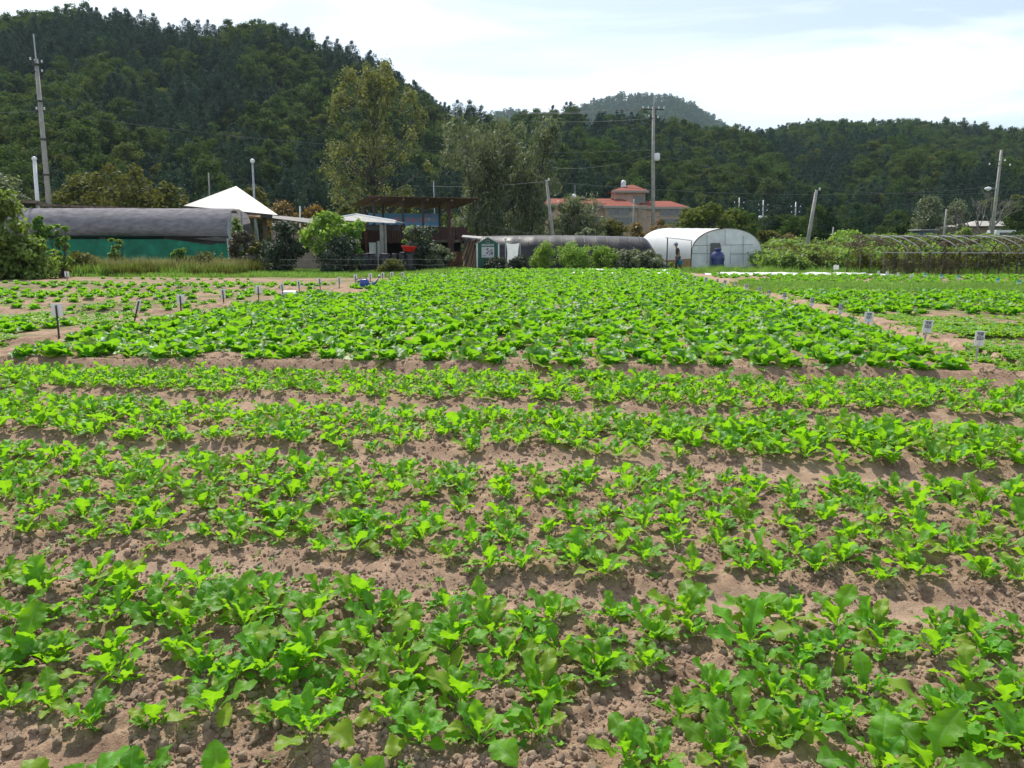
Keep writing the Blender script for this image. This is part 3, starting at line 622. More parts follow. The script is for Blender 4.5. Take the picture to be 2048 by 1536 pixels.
# shrubs: name, label, px of centre, Y, width px, top y, leaf material, leaf size, seed
def shrub(label, px, Y, wpx, top, lm, ls, seed, name='shrub', cat='shrub', lo=.05, n=None, asp=.6, bottom=0, per=120, **k):
    H = W(px, top, Y).z - bottom; wd = wpx / FPX * Y * .5
    n = int((n or int(16 + wd * 10)) * 1.5); ls *= 1.4; per = int(per * .55)
    return tree(name, label, cat, (GX(px, Y), Y, bottom), H, lo, rnd(wd), n, min(wd * .4, .38 + .09 * H), per, ls, lm, 'bark', seed, asp=asp, tr=.05 + .015 * H, trunks=3 if H < 3.2 else 1, limbs=.4, **k)
shrub('wide rounded tree with olive and yellowing leaves behind the left end of the netted tunnel', 175, 76, 150, 352, 'olive', .26, 21, 'broadleaf_tree', 'tree')
shrub('wide green tree with a rounded top between the olive tree and the white pyramid roof', 262, 74, 170, 330, 'olive', .26, 22, 'broadleaf_tree', 'tree', per=170)
shrub('lower olive tree touching the left slope of the white pyramid roof', 340, 77, 110, 370, 'olive', .26, 23, 'broadleaf_tree', 'tree')
shrub('grey green tree at the far left edge above the dark shed roof', 12, 74, 130, 345, 'willow', .26, 24, 'broadleaf_tree', 'tree')
shrub('small yellow green tree directly behind the right slope of the pyramid roof', 525, 82, 90, 376, 'olive', .24, 25, 'broadleaf_tree', 'tree')
shrub('orange tinted shrub just right of the pyramid roof', 572, 74, 80, 404, 'orange', .2, 26)
shrub('orange tinted shrub left of the poplar trunk', 628, 74, 70, 410, 'orange', .2, 27)
shrub('green shrub with yellow tips under the poplar', 690, 72, 60, 413, 'olive', .2, 28)
shrub('bright yellow leaved shrub seen through the brown shed above the banner', 820, 72, 60, 408, 'olive', .18, 29)
shrub('dark purple leaved shrub standing before the gap left of the bright green tree', 577, 47, 92, 446, 'dark', .15, 30, per=170)
shrub('bright lime green small tree partly covering the white corrugated roof', 655, 46.5, 92, 428, 'bright', .17, 31, 'broadleaf_tree', 'tree', lo=.38)
shrub('second lime green crown reaching under the edge of the white corrugated roof', 702, 47, 52, 436, 'bright', .16, 32, 'broadleaf_tree', 'tree', lo=.42)
shrub('dark olive bush with thin stems below the lime green tree', 682, 45.5, 88, 474, 'dark', .13, 33, per=160)
shrub('grey green bush beside the red basin, in front of the brown shed', 842, 48, 76, 454, 'dark', .14, 34, per=170)
shrub('upper green sprig of leaves rising over the banner edge', 838, 49, 40, 452, 'bright', .12, 35, lo=.5, n=8)
shrub('pale twiggy bush by the rusty brown sheet', 878, 47, 48, 492, 'willow', .12, 36)
shrub('low weedy shrub in front of the black drums', 782, 44.5, 58, 520, 'olive', .11, 37)
shrub('reddish brown bush against the white end of the netted tunnel', 482, 48.5, 44, 462, 'brownvine', .14, 38)
shrub('green climber hanging beside the end post of the netted tunnel', 480, 50, 34, 438, 'kudzu', .16, 39)
shrub('yellow green shrub left of the dark purple shrub', 520, 48.5, 44, 484, 'olive', .14, 40)
shrub('large bright climber covered bush cut by the left edge of the photo', 8, 39, 116, 384, 'kudzu', .20, 41, per=190)
shrub('lower part of green climbers spilling right of the big left bush', 62, 39.5, 120, 470, 'kudzu', .17, 42, per=150)
shrub('thin climbing plant standing in front of the grey net, left part', 92, 41, 26, 428, 'kudzu', .15, 43, lo=.3)
shrub('second thin climber with broad leaves in front of the grey net', 124, 41, 30, 448, 'kudzu', .15, 44, lo=.1)
shrub('dark leafy weeds at the foot of the green net, left part', 165, 44, 90, 508, 'olive', .14, 45)
shrub('small weed clump sticking up before the middle of the green net', 240, 46, 26, 478, 'kudzu', .12, 46)
shrub('small weed clump before the right part of the green net', 362, 46, 26, 496, 'kudzu', .12, 47)
shrub('dark low bush at the right foot of the green net', 410, 46, 110, 508, 'olive', .14, 48)
shrub('rounded light green bush in front of the black tunnel, leftmost of three', 1086, 50, 56, 486, 'bright', .12, 49, per=200, asp=.3)
shrub('feathery green bush in front of the middle of the black tunnel', 1146, 50, 70, 484, 'bright', .12, 50, per=220, asp=.3)
shrub('feathery green bush right of the middle of the black tunnel', 1205, 50, 62, 492, 'bright', .12, 51, per=200, asp=.3)
shrub('silvery leaved low hedge before the right end of the black tunnel', 1255, 50.5, 80, 500, 'willow', .14, 52, per=200)
shrub('silvery leaved shrub beside the white greenhouse entrance', 1302, 50.5, 54, 503, 'willow', .14, 53, per=180)
shrub('dark glossy plants at the foot of the green notice board', 992, 48, 56, 517, 'dark', .12, 54, per=180)
shrub('dark green plants below the white cloth', 1036, 48.5, 44, 512, 'dark', .12, 55, per=180)
shrub('sprig of grey willow drooping over the black tunnel top', 1178, 57, 40, 458, 'willow', .16, 56, lo=.4)
shrub('dark green bush below the apartment windows', 1218, 72, 84, 440, 'olive', .2, 57, per=160)
shrub('yellowing shrub between the apartment block and the black tunnel', 1266, 70, 66, 448, 'orange', .18, 58)
shrub('orange green shrub right of the tall utility pole base', 1318, 70, 62, 440, 'orange', .18, 59, per=150)
shrub('wide dome shaped green tree behind the white greenhouse', 1405, 78, 140, 408, 'oaky', .24, 60, 'broadleaf_tree', 'tree', per=170)
shrub('right half of the dome shaped green trees behind the greenhouse', 1462, 80, 90, 422, 'oaky', .24, 61, 'broadleaf_tree', 'tree', per=150)
for i, (px, Y, wd, tp, lm, lb) in enumerate([
    (1530, 80, 60, 462, 'olive', 'olive green shrub right of the greenhouse roof'), (1578, 78, 50, 470, 'orange', 'reddish green shrub left of the leaning pole foot'),
    (1690, 66, 74, 464, 'bright', 'bright green bush right of the leaning grey pole'), (1745, 70, 60, 470, 'kudzu', 'mid green bush beside the bright green bush'),
    (1790, 74, 60, 452, 'oak', 'dark green shrub below the pale tree on the right'), (1852, 92, 78, 396, 'willow', 'pale grey green tree left of the bare tree'),
    (1905, 96, 66, 400, 'willow', 'thin pale tree between the pale tree and the bare tree'), (1920, 80, 50, 458, 'kudzu', 'low green bush before the far house'),
    (2030, 90, 80, 400, 'oak', 'dark green tree at the right edge of the photo behind the pole'), (1975, 78, 50, 470, 'kudzu', 'green bush below the bare tree trunk'),
    (1640, 90, 60, 470, 'oak', 'dark bush in the shade behind the leaning grey pole'), (2040, 76, 60, 462, 'oak', 'low dark shrub by the white van at the right edge')]):
    shrub(lb, px, Y, wd, tp, lm, .2, 70 + i, 'broadleaf_tree' if tp < 420 else 'shrub', 'tree' if tp < 420 else 'shrub', per=130)
# far tree line in the valley bottom (a mass)
pts = []
for i in range(520):
    px = rng.uniform(-150, 2200); Y = rng.uniform(84, 125); k = int(rng.choice([0, 1, 2, 3, 5, 6, 7, 8, 9, 10])); s = rng.uniform(.35, .62)
    if 1070 < px < 1420 and Y < 150: s *= .4
    if 1820 < px < 2060: s *= .5
    pts.append(((GX(px, Y), Y, -.3), (0, 0, rng.uniform(0, 6.28)), s, k))
scatter('woodland_edge', *unz(pts), [src('edge_tree_kind', m) for m in TK], 'shady band of bushes and young trees along the foot of the hills', 'woodland')
# bare tree
mb = MB((GX(1968, 84), 84, 0)); rgt = random.Random(3)
bare = thing('bare_tree', 'leafless grey tree with spreading branches left of the right utility pole', 'tree', mb.off)
def branch(p, d, L_, r, n):
    q = p + d * L_; mid = p.lerp(q, .5) + Vector((rgt.uniform(-.1, .1), 0, rgt.uniform(-.1, .1))) * L_; mb.tube([p, mid, q], [r, r * .8, r * .6], 5)
    if n == 0: return
    for _ in range(3 if n > 1 else 4):
        e = (d + Vector((rgt.uniform(-1, .9), rgt.uniform(-.6, .6), rgt.uniform(-.25, .6)))).normalized(); branch(p.lerp(q, rgt.uniform(.55, 1)), e, L_ * rgt.uniform(.6, .8), r * .55, n - 1)
b0 = mb.off.copy(); branch(b0, Vector((-.05, 0, 1)), 2.4, .2, 0)
for d in ((-.9, 0, .65), (-.5, .2, 1), (.1, -.2, 1.1), (-1, .1, .25), (.5, 0, .9)): branch(b0 + Vector((-.1, 0, 2.2)), Vector(d).normalized(), 2.3, .11, 3)
mb.build('branches', M['greybark'], bare, True)
# creeper bank behind the field, right
pts = []
vm = []
for i in range(4):
    r2 = np.random.default_rng(860 + i); c = [(r2.uniform(-.8, .8), r2.uniform(-.6, .6), r2.uniform(.1, .6)) for _ in range(8)]
    V, F = cloud(r2, c, [(.45, .45, .35)] * 8, 90, .17, .75, .4, .4); vm.append(mesh_np('creeper', V, F, M['kudzu' if i < 3 else 'olive']))
def bankz(px, Y): return 0
for i in range(620):
    px = rng.uniform(1535, 2200); Y = rng.uniform(50, 66); z = (Y - 50) * .085 + rng.uniform(-.2, .15)
    pts.append(((GX(px, Y), Y, z), (0, 0, rng.uniform(0, 6.28)), rng.uniform(.8, 1.35), int(rng.choice([0, 1, 2, 2, 3]))))
for i in range(90):
    px = rng.uniform(1330, 1480); Y = rng.uniform(56, 64); pts.append(((GX(px, Y), Y, -.1), (0, 0, rng.uniform(0, 6.28)), rng.uniform(.6, 1.0), int(rng.integers(4))))
scatter('creepers', *unz(pts), [src('creeper_kind', m) for m in vm], 'bank of green creepers rising behind the right side of the field', 'creepers')
# ------------------------------------------------------------------ built things
M['concrete'] = mat('pole_concrete', (.36, .345, .31), .85, noise=.2, nscale=3, bump=.2)
M['greymetal'] = mat('galvanised', (.42, .44, .45), .45, .5, noise=.2, nscale=8)
M['darkmetal'] = mat('dark_metal', (.07, .065, .06), .6, .4, noise=.3, nscale=6)
M['wire'] = mat('wire_grey', (.16, .16, .16), .6)
M['white'] = mat('white_paint', (.78, .78, .76), .5, noise=.08, nscale=6)
M['ceramic'] = mat('white_insulator', (.75, .76, .78), .3, noise=.05)
M['canopy'] = mat('canopy_sheet', (.37, .36, .33), .55, noise=.05, nscale=2)
M['net'] = mat('shade_net', (.36, .34, .36), .9, noise=.25, nscale=3.2, bump=.5, bscale=30, spec=.02, stretch=(.6, 1, 1.6), trans=.3)
M['blacknet'] = mat('black_shade_net', (.05, .046, .046), .42, noise=.35, nscale=2.5, bump=.6, bscale=7, spec=.35, stretch=(.5, 1, 1))
M['greennet'] = mat('green_net', (.02, .30, .17), .6, noise=.3, nscale=1.5, bump=.3, bscale=20, trans=.25)
M['plastic'] = mat('greenhouse_plastic', (.88, .89, .89), .45, noise=.05, nscale=1.2, bump=.25, bscale=3, trans=.35, spec=.25)
M['plasticend'] = mat('greenhouse_end_plastic', (.80, .84, .86), .5, noise=.15, nscale=1.5, bump=.25, bscale=4, trans=.3)
M['wood'] = mat('weathered_wood', (.20, .15, .11), .85, noise=.4, nscale=4, bump=.4, stretch=(1, 1, .2))
M['board'] = mat('red_brown_boards', (.10, .045, .035), .8, noise=.4, nscale=5, bump=.3, stretch=(4, 1, .3))
M['roofbrown'] = mat('rusty_brown_roof', (.22, .135, .10), .8, noise=.3, nscale=3, stretch=(3, .4, 1))
M['rust'] = mat('rusty_sheet', (.14, .055, .03), .85, noise=.5, nscale=3)
M['dark'+'room'] = mat('dark_interior', (.025, .023, .02), .9, noise=.3)  # near-black colour standing in for the shade inside the sheds
M['tan'] = mat('tan_beam', (.45, .27, .14), .7, noise=.2)
M['corr'] = mat('corrugated_white', (.40, .39, .37), .8, noise=.25, nscale=3, spec=.1)
M['banner'] = mat('blue_banner', (.17, .40, .74), .6, noise=.1, nscale=2, trans=.45)
M['bwhite'] = mat('banner_edge_white', (.75, .78, .8), .6, noise=.05)
M['pink'] = mat('pink_lettering', (.72, .25, .32), .6, noise=.05)
M['orangeink'] = mat('orange_lettering', (.80, .38, .12), .6, noise=.05)
M['ink'] = mat('dark_blue_lettering', (.09, .10, .16), .6, noise=.05)
M['redpl'] = mat('red_plastic', (.75, .03, .02), .35, noise=.1)
M['blackpl'] = mat('black_plastic', (.035, .038, .045), .4, noise=.3)
M['navy'] = mat('navy_tank_plastic', (.02, .035, .16), .3, noise=.2, nscale=3, spec=.6)
M['bluecan'] = mat('blue_can_plastic', (.015, .07, .36), .3, noise=.2, spec=.6)
M['boardgreen'] = mat('dark_green_board', (.008, .10, .065), .5, noise=.15)
M['paper'] = mat('paper_white', (.76, .78, .78), .6, noise=.08, trans=.35)
M['wall'] = mat('pink_render', (.58, .38, .29), .85, noise=.15, nscale=2)
M['wall2'] = mat('grey_render', (.46, .35, .27), .85, noise=.15, nscale=2)
M['roofred'] = mat('red_roof_tiles', (.29, .088, .06), .85, spec=.1, noise=.3, nscale=3, bump=.4, bscale=6, stretch=(6, 1, 1))
M['glass'] = mat('dark_window_glass', (.025, .045, .055), .12, noise=.2, spec=.8)
M['trim'] = mat('grey_eaves', (.33, .31, .28), .7, noise=.1)
M['hoopgrey'] = mat('dull_hoop_metal', (.27, .28, .27), .6, .3, noise=.3, nscale=4)
M['teal'] = mat('teal_header', (.10, .42, .36), .6, noise=.1)
M['stone'] = mat('pink_rubble', (.42, .30, .26), .9, noise=.3, nscale=8, bump=.5)
# utility poles
def pole(name, label, cat, top, bot, Yt, Yb=None, r0=.17, r1=.11, material='concrete', arms=(), lamp=None, box=None, base_z=0, ext=None):
    """top/bot pixels; stands on z=base_z at ground distance Yb"""
    Yb = Yb or Yt; T = W(top[0], top[1], Yt); B = W(bot[0], bot[1], Yb)
    if B.z > base_z: B = B + (B - T) * ((B.z - base_z) / (T.z - B.z))
    th = thing(name, label, cat, (B.x, B.y, base_z)); d = (T - B)
    P = lambda t: B + d * t
    part(th, 'shaft', M[material], lambda m: m.tube([P(-.01), P(.5), P(1)], [r0, (r0 + r1) / 2, r1], 12), True)
    for (t, w_, yaw, ins) in arms:
        c = P(t); v = Vector((math.cos(yaw), math.sin(yaw), 0)) * w_ / 2
        part(th, 'crossarm', M['darkmetal'], lambda m: m.tube([c - v, c + v], .05 if Yt < 100 else .09, 6))
        for k in ins: part(th, 'insulator', M['ceramic'], lambda m: m.lathe(c + v * k + Vector((0, 0, .05)), [(.0, 0), (.05, .02), (.07, .07), (.04, .1), (.07, .14), (.04, .2), (0, .21)], 8))
    if ext: part(th, 'top_rod', M['greymetal'], lambda m: m.tube([P(.985), P(1) + Vector((0, 0, ext))], .05, 6))
    if lamp:
        t, kind = lamp; c = P(t)
        if kind == 'globe':
            part(th, 'lamp_globe', M['ceramic'], lambda m: m.lathe(c, [(0, -.04), (.11, 0), (.17, .1), (.17, .2), (.1, .29), (0, .32)], 14), True)
        else:
            part(th, 'lamp_arm', M['greymetal'], lambda m: m.tube([c, c + Vector((-.7, -.2, .15)), c + Vector((-1.0, -.3, .12))], .04, 6))
            part(th, 'lamp_head', M['ceramic'], lambda m: m.tube([c + Vector((-.75, -.25, .12)), c + Vector((-1.05, -.3, .05)), c + Vector((-1.4, -.35, .08))], [.10, .22, .08], 10), True)
    if box:
        for t, sx in box:
            c = P(t) + Vector((sx, -.25, 0)); part(th, 'transformer', M['ceramic'], lambda m: m.lathe(c, [(0, -.32), (.22, -.3), (.26, -.2), (.26, .25), (.2, .32), (0, .36)], 12), True)
            part(th, 'bracket', M['darkmetal'], lambda m: m.tube([P(t) + Vector((0, 0, -.2)), c + Vector((0, 0, -.2))], .04, 5))
    return th, P
pl, PL = pole('utility_pole', 'tall leaning concrete utility pole at the far left with a thin rod on top', 'utility pole', (72, 118), (98, 408), 60, r0=.22, r1=.13, arms=[(.985, .9, 1.2, (-1, 1)), (.94, .7, 1.0, (1,)), (.76, .5, .3, (1, -1))], ext=1.7)
def clampbands(th, P, ts):
    for t in ts: part(th, 'clamp_band', M['darkmetal'], lambda m: m.tube([P(t), P(t + .008)], .24, 10))
clampbands(pl, PL, (.62, .45, .80, .97))
pole('street_lamp', 'short pale lamp post with a small round lamp left of the tall utility pole', 'street lamp', (69, 322), (75, 404), 58, r0=.15, r1=.12, material='white', lamp=(1, 'globe'))
pole('street_lamp', 'slim street lamp with a white globe behind the pyramid roof', 'street lamp', (505, 326), (512, 470), 62, r0=.11, r1=.07, material='greymetal', lamp=(1, 'globe'))
pm, PM_ = pole('utility_pole', 'tall straight concrete utility pole in front of the apartment block', 'utility pole', (1307, 214), (1306, 445), 72, r0=.2, r1=.12, arms=[(.985, 1.9, .15, (-1, -.5, .5, 1)), (.93, 1.1, .6, (-1, 1))], box=[(.685, .28)], ext=.8)
pole('utility_pole', 'leaning white pole in front of the willow, orange band at its foot', 'pole', (1093, 360), (1106, 474), 58, r0=.14, r1=.09, material='concrete', arms=[(.98, .3, .2, (1,))])
pole('utility_pole', 'bare grey pole leaning right, standing alone right of the greenhouse', 'pole', (1633, 380), (1612, 505), 58, r0=.16, r1=.11, arms=[(.985, .5, .1, (1,))])
for (px, t, b, k) in ((1479, 395, 462, 'nearest the greenhouse roof'), (1527, 400, 470, 'middle of the three'), (1592, 404, 470, 'closest to the leaning grey pole')):
    pole('utility_pole', 'distant thin pole with a white transformer, ' + k, 'utility pole', (px, t), (px - 3, b), 118, r0=.16, r1=.09, material='greymetal', arms=[(.9, 1.4, .1, (-1, 1)), (.8, 1.2, .1, (-1, 1))], box=[(.68, .42), (.68, -.42)])
pole('utility_pole', 'grey utility pole with a lamp at the right edge before the dark trees', 'utility pole', (2003, 300), (1984, 468), 80, r0=.19, r1=.12, arms=[(.86, 2.6, .3, (-1, 1)), (.90, 1.6, .5, (1,))], lamp=(.65, 'arm'))
pole('utility_pole', 'short thin pole between the blue grey shed and the bare tree', 'pole', (1893, 418), (1888, 472), 84, r0=.12, r1=.08)
pole('utility_pole', 'tiny distant pole above the roof of the brown shed', 'pole', (867, 362), (869, 420), 110, r0=.1, r1=.06, material='greymetal')
pole('utility_pole', 'tiny distant pole between the olive trees and the pyramid roof', 'pole', (417, 345), (419, 392), 110, r0=.12, r1=.08, material='concrete')
pole('utility_pole', 'small stub pole behind the bright bush right of the leaning pole', 'pole', (1667, 454), (1663, 490), 80, r0=.1, r1=.07)
pole('utility_pole', 'thin white post between the two orange tinted shrubs', 'pole', (600, 412), (600, 450), 70, r0=.07, r1=.06, material='white')
def wire(label, a, b, sag, r=.016):
    A_, B_ = Vector(a), Vector(b); m = MB(A_); pts = []
    for i in range(17):
        t = i / 16; p = A_.lerp(B_, t); p.z -= sag * 4 * t * (1 - t); pts.append(p)
    m.tube(pts, r, 5); o = m.build('overhead_wire', M['wire']); o.location = A_; setp(o, label, 'wire', 'overhead wires')
wire('thin wire running from the left edge to the tall left pole', W(-200, 205, 66), PL(.76), .4)
wire('long thin wire from the tall left pole falling behind the poplar', PL(.76), W(1306, 300, 72), 1.2)
T = PM_(.985)
wire('upper pale wire running left from the top arm of the middle pole', T + Vector((-.9, 0, .15)), W(1050, 224, 95), .2, .022)
wire('second pale wire just under it from the middle pole top arm', T + Vector((.4, 0, .12)), W(1045, 226, 99), .25, .022)
wire('lower wire left of the middle pole, under the top arm', PM_(.93), W(1060, 242, 96), .2)
wire('wire leaving the middle pole to the right towards the far right trees', PM_(.715), W(1990, 385, 82), 1.4)
wire('wire dropping left from the transformer of the middle pole', PM_(.70), W(1100, 335, 90), .5)
wire('pale wire from the leaning white pole past the tower roof to the right', W(1093, 363, 58), W(2000, 372, 84), .9)
wire('pale wire from the leaning white pole running left behind the shed', W(1093, 363, 58), W(860, 372, 100), .2)
wire('stay wire sloping from the shed roof to the foot of the leaning white pole', W(898, 425, 55), W(1100, 472, 60), .25)
wire('short wire along the apartment roof to the thin inner pole', W(1100, 395, 118), W(1268, 397, 112), .4)
# left net tunnel
def net_tunnel():
    Y0 = 51; xl, xr = GX(-260, Y0), GX(459, Y0); th = thing('netted_tunnel', 'long arched tunnel wrapped in grey shade net above a green net, at the left', 'tunnel', (xl, Y0, 0))
    prof = [(2.6, 4.02), (1.5, 4.0), (.75, 3.7), (.22, 3.2), (0, 2.7), (.05, 2.45), (.18, 2.22), (.3, 2.12)]
    nx = 90
    def surf(m, prof, wobz, lastz=0, thick=0, flip=0):
        vs = []; k = len(prof)
        for i in range(nx + 1):
            x = xl + (xr - xl) * i / nx
            for j, (dy, z) in enumerate(prof):
                q = (float(vn(x * .55, 3.3 + j * .2, 2)) - .5); lift = (float(vn(x * .22, 9, 6)) - .5) * lastz * (j / (k - 1)) ** 3
                rib = .05 * abs(math.sin(x * math.pi / 2.1)); vs.append((x, Y0 + dy + q * wobz + rib * (0 < j < k - 1), z + q * wobz * .4 + lift))
        m.add(vs, [(i * k + j, i * k + j + 1, (i + 1) * k + j + 1, (i + 1) * k + j) for i in range(nx) for j in range(k - 1)])
    part(th, 'shade_net', M['net'], lambda m: surf(m, prof, .12, .5), True)
    part(th, 'lower_dark_net', M['blacknet'], lambda m: surf(m, [(.12, 2.2), (.32, 2.0), (.36, 1.88)], .05, .6), True)
    part(th, 'green_net', M['greennet'], lambda m: surf(m, [(.42, 2.3), (.34, 1.5), (.36, .8), (.3, 0)], .14), True)
    part(th, 'back_net', M['net'], lambda m: surf(m, [(2.6, 4.0), (4.2, 3.7), (5, 2.8), (5.2, 1.5), (5.2, 0)], .1), True)
    part(th, 'ridge_board', M['wood'], lambda m: m.slab([W(78, 408, 53.2), W(462, 421, 52.6), W(462, 421, 52.6) + Vector((0, 1.2, 0)), W(78, 408, 53.2) + Vector((0, 1.2, 0))], .14))
    part(th, 'end_sheet', M['plasticend'], lambda m: (m.slab([(xr, Y0 + .1, 0), (xr + .32, Y0 + .05, 0), (xr + .25, Y0 + .25, 2.2), (xr - .05, Y0 + .6, 3.6), (xr - .15, Y0 + .2, 2.4)], .03)))
    for dx, dy in ((.05, .7), (.1, 2.6)): part(th, 'end_post', M['greymetal'], lambda m: m.tube([(xr + dx, Y0 + dy, 0), (xr + dx, Y0 + dy, 3.8)], .05, 8))
    for i in range(14):
        x = xr - .3 - i * 2.1
        part(th, 'hoop', M['greymetal'], lambda m: m.tube([(x, Y0 + .5 - .0, 0), (x, Y0 + .45, 2.0), (x, Y0 + .35, 3.1), (x, Y0 + 1.1, 3.72), (x, Y0 + 2.6, 3.9)], .02, 5))
net_tunnel()
def slab_shed():
    th = thing('shed', 'dark flat roofed shed mostly hidden behind the left bush and the netted tunnel', 'shed', (GX(40, 57), 57, 0))
    part(th, 'roof', M['wood'], lambda m: m.slab([W(-60, 398, 56), W(74, 401, 56), W(100, 408, 60), W(-60, 404, 60)], .18))
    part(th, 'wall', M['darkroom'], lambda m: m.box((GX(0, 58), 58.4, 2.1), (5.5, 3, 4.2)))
slab_shed()
def pavilion():
    th = thing('pavilion', 'open pavilion with a cream white pyramid roof left of the centre', 'pavilion', (GX(460, 58), 58, 0))
    ap = W(459, 372, 59); fl = W(365, 411, 58); fr = W(556, 430, 55.5); h = (fl.z + fr.z) / 2
    fl = Vector((fl.x, 58.2, fl.z)); bl = Vector((GX(402, 63), 63, fl.z)); br2 = Vector((GX(552, 61), 61, fr.z))
    ap = Vector((ap.x, 60.4, W(459, 372, 60.4).z))
    def roof(m):
        c = [fl, fr, br2, bl]
        m.add(c + [ap], [(0, 1, 4), (1, 2, 4), (2, 3, 4), (3, 0, 4)])
    part(th, 'roof', M['canopy'], roof)
    d = Vector((0, 0, -.26))
    part(th, 'fascia', M['darkmetal'], lambda m: [m.slab([a, b, b + d, a + d], .06) for a, b in ((fl, fr), (fr, br2), (br2, bl), (bl, fl))])
    part(th, 'ceiling', M['wood'], lambda m: m.add([p + d * .9 for p in (fl, fr, br2, bl)], [(3, 2, 1, 0)]))
    part(th, 'beam', M['tan'], lambda m: m.tube([W(462, 429, 57), W(521, 434, 55.8)], .11, 4))
    for px, py, Y, r, mt in ((511, 436, 56.5, .09, 'greymetal'), (529, 436, 57, .16, 'wood'), (468, 430, 58, .1, 'wood')):
        a = W(px, py, Y); part(th, 'post', M[mt], lambda m: m.tube([(a.x + (.2 if px == 511 else 0), Y, 0), a], r, 8))
pavilion()
def low_shed():
    th = thing('shed', 'low shed with a dark sagging roof between the pyramid roof and the lime green tree', 'shed', (GX(590, 54), 54, 0))
    part(th, 'roof', M['darkmetal'], lambda m: m.slab([W(545, 436, 52), W(668, 452, 52), W(668, 442, 56), W(545, 430, 56)], .1))
    part(th, 'wall', M['wall2'], lambda m: m.box((GX(615, 54), 54.5, 1.4), (4.2, 2.5, 2.8)))
    part(th, 'roof_sheet', M['corr'], lambda m: m.slab([W(558, 446, 51.7), W(576, 454, 51.7), W(572, 448, 52), W(556, 441, 52)], .05))
low_shed()
# open brown shed
def open_shed():
    th = thing('open_shed', 'two level open shed with a wide tilted brown roof and dark red boards', 'shed', (GX(820, 57), 57, 0))
    nl, nr, fl, fr = W(737, 392, 54), W(957, 397, 54), W(703, 411, 60.5), W(893, 417, 60.5)
    def roof(m):
        n = 44; vs = []
        for i in range(n + 1):
            t = i / n
            for a, b in ((nl, nr), (fl, fr)):
                p = a.lerp(b, t) + Vector((0, 0, .025 if i % 2 else -.025)); vs += [p, p + Vector((0, 0, .03))]
        F = []
        for i in range(n): b = i * 4; F += [(b, b + 2, b + 6, b + 4), (b + 1, b + 5, b + 7, b + 3), (b, b + 4, b + 5, b + 1), (b + 2, b + 3, b + 7, b + 6)]
        m.add(vs, F)
    part(th, 'roof', M['roofbrown'], roof)
    dn = Vector((0, 0, -.16))
    for t in (.1, .32, .54, .76, .97): part(th, 'rafter', M['roofbrown'], lambda m: m.tube([nl.lerp(nr, t) + dn, fl.lerp(fr, t) + dn], .07, 4))
    for px, Y in ((731, 59), (748, 55.5), (766, 58.5), (806, 55), (846, 55), (879, 58), (898, 55.2)):
        x = GX(px, Y, 4); k = (Y - 54) / 6.5; z = nl.lerp(fl, k).z - .12; part(th, 'post', M['board' if px == 898 else 'darkmetal'], lambda m: m.box((x, Y, z / 2), (.15 if px != 898 else .22, .15, z)))
    f0 = W(700, 456, 55.5)
    part(th, 'deck', M['wood'], lambda m: m.box((GX(812, 57.5), 57.6, 1.92), (8.2, 4.6, .16)))
    def boards(m, x0, x1, Y, z0, z1):
        n = int((x1 - x0) / .18)
        for i in range(n): m.box((x0 + (i + .5) * (x1 - x0) / n, Y + .012 * (i % 2), (z0 + z1) / 2 + .02 * (i % 3)), ((x1 - x0) / n - .012, .03, z1 - z0))
    part(th, 'board_wall', M['board'], lambda m: boards(m, GX(718, 55), GX(813, 55), 55.0, 1.75, 3.0))
    part(th, 'board_wall', M['board'], lambda m: boards(m, GX(860, 56), GX(936, 56), 56.0, 1.75, 2.85))
    part(th, 'stair_stringer', M['board'], lambda m: m.slab([W(915, 454, 55.6), W(922, 456, 55.6), W(956, 474, 55.6), W(950, 486, 55.6), W(915, 480, 55.6)], .1))
    part(th, 'back_wall', M['darkroom'], lambda m: m.box((GX(815, 59.6), 59.6, .95), (8.0, .15, 1.9)))  # near-black panel, paints the shade of the open space under the deck
    part(th, 'lower_beam', M['greymetal'], lambda m: m.tube([W(862, 484, 55.8), W(926, 484, 55.8)], .05, 6))
    part(th, 'side_wall', M['board'], lambda m: m.box((GX(722, 56), 56.2, 1.0), (.1, 2.4, 2.0)))
open_shed()
def textmesh(s, size, material, loc, rot, name='lettering', parent=None, align='CENTER', ext=.004, sx=1, bold=0):
    cu = bpy.data.curves.new('t', 'FONT'); cu.body = s; cu.size = size; cu.align_x = align; cu.align_y = 'CENTER'; cu.extrude = ext; cu.offset = bold; cu.resolution_u = 3
    o = bpy.data.objects.new('t', cu); COL.objects.link(o); dg = bpy.context.evaluated_depsgraph_get(); dg.update(); me = bpy.data.meshes.new_from_object(o.evaluated_get(dg)); bpy.data.objects.remove(o); me.name = name
    me.materials.clear(); me.materials.append(material); q = link(name, me, parent); q.location = Vector(loc); q.rotation_euler = rot; q.scale = (sx, 1, 1); return q
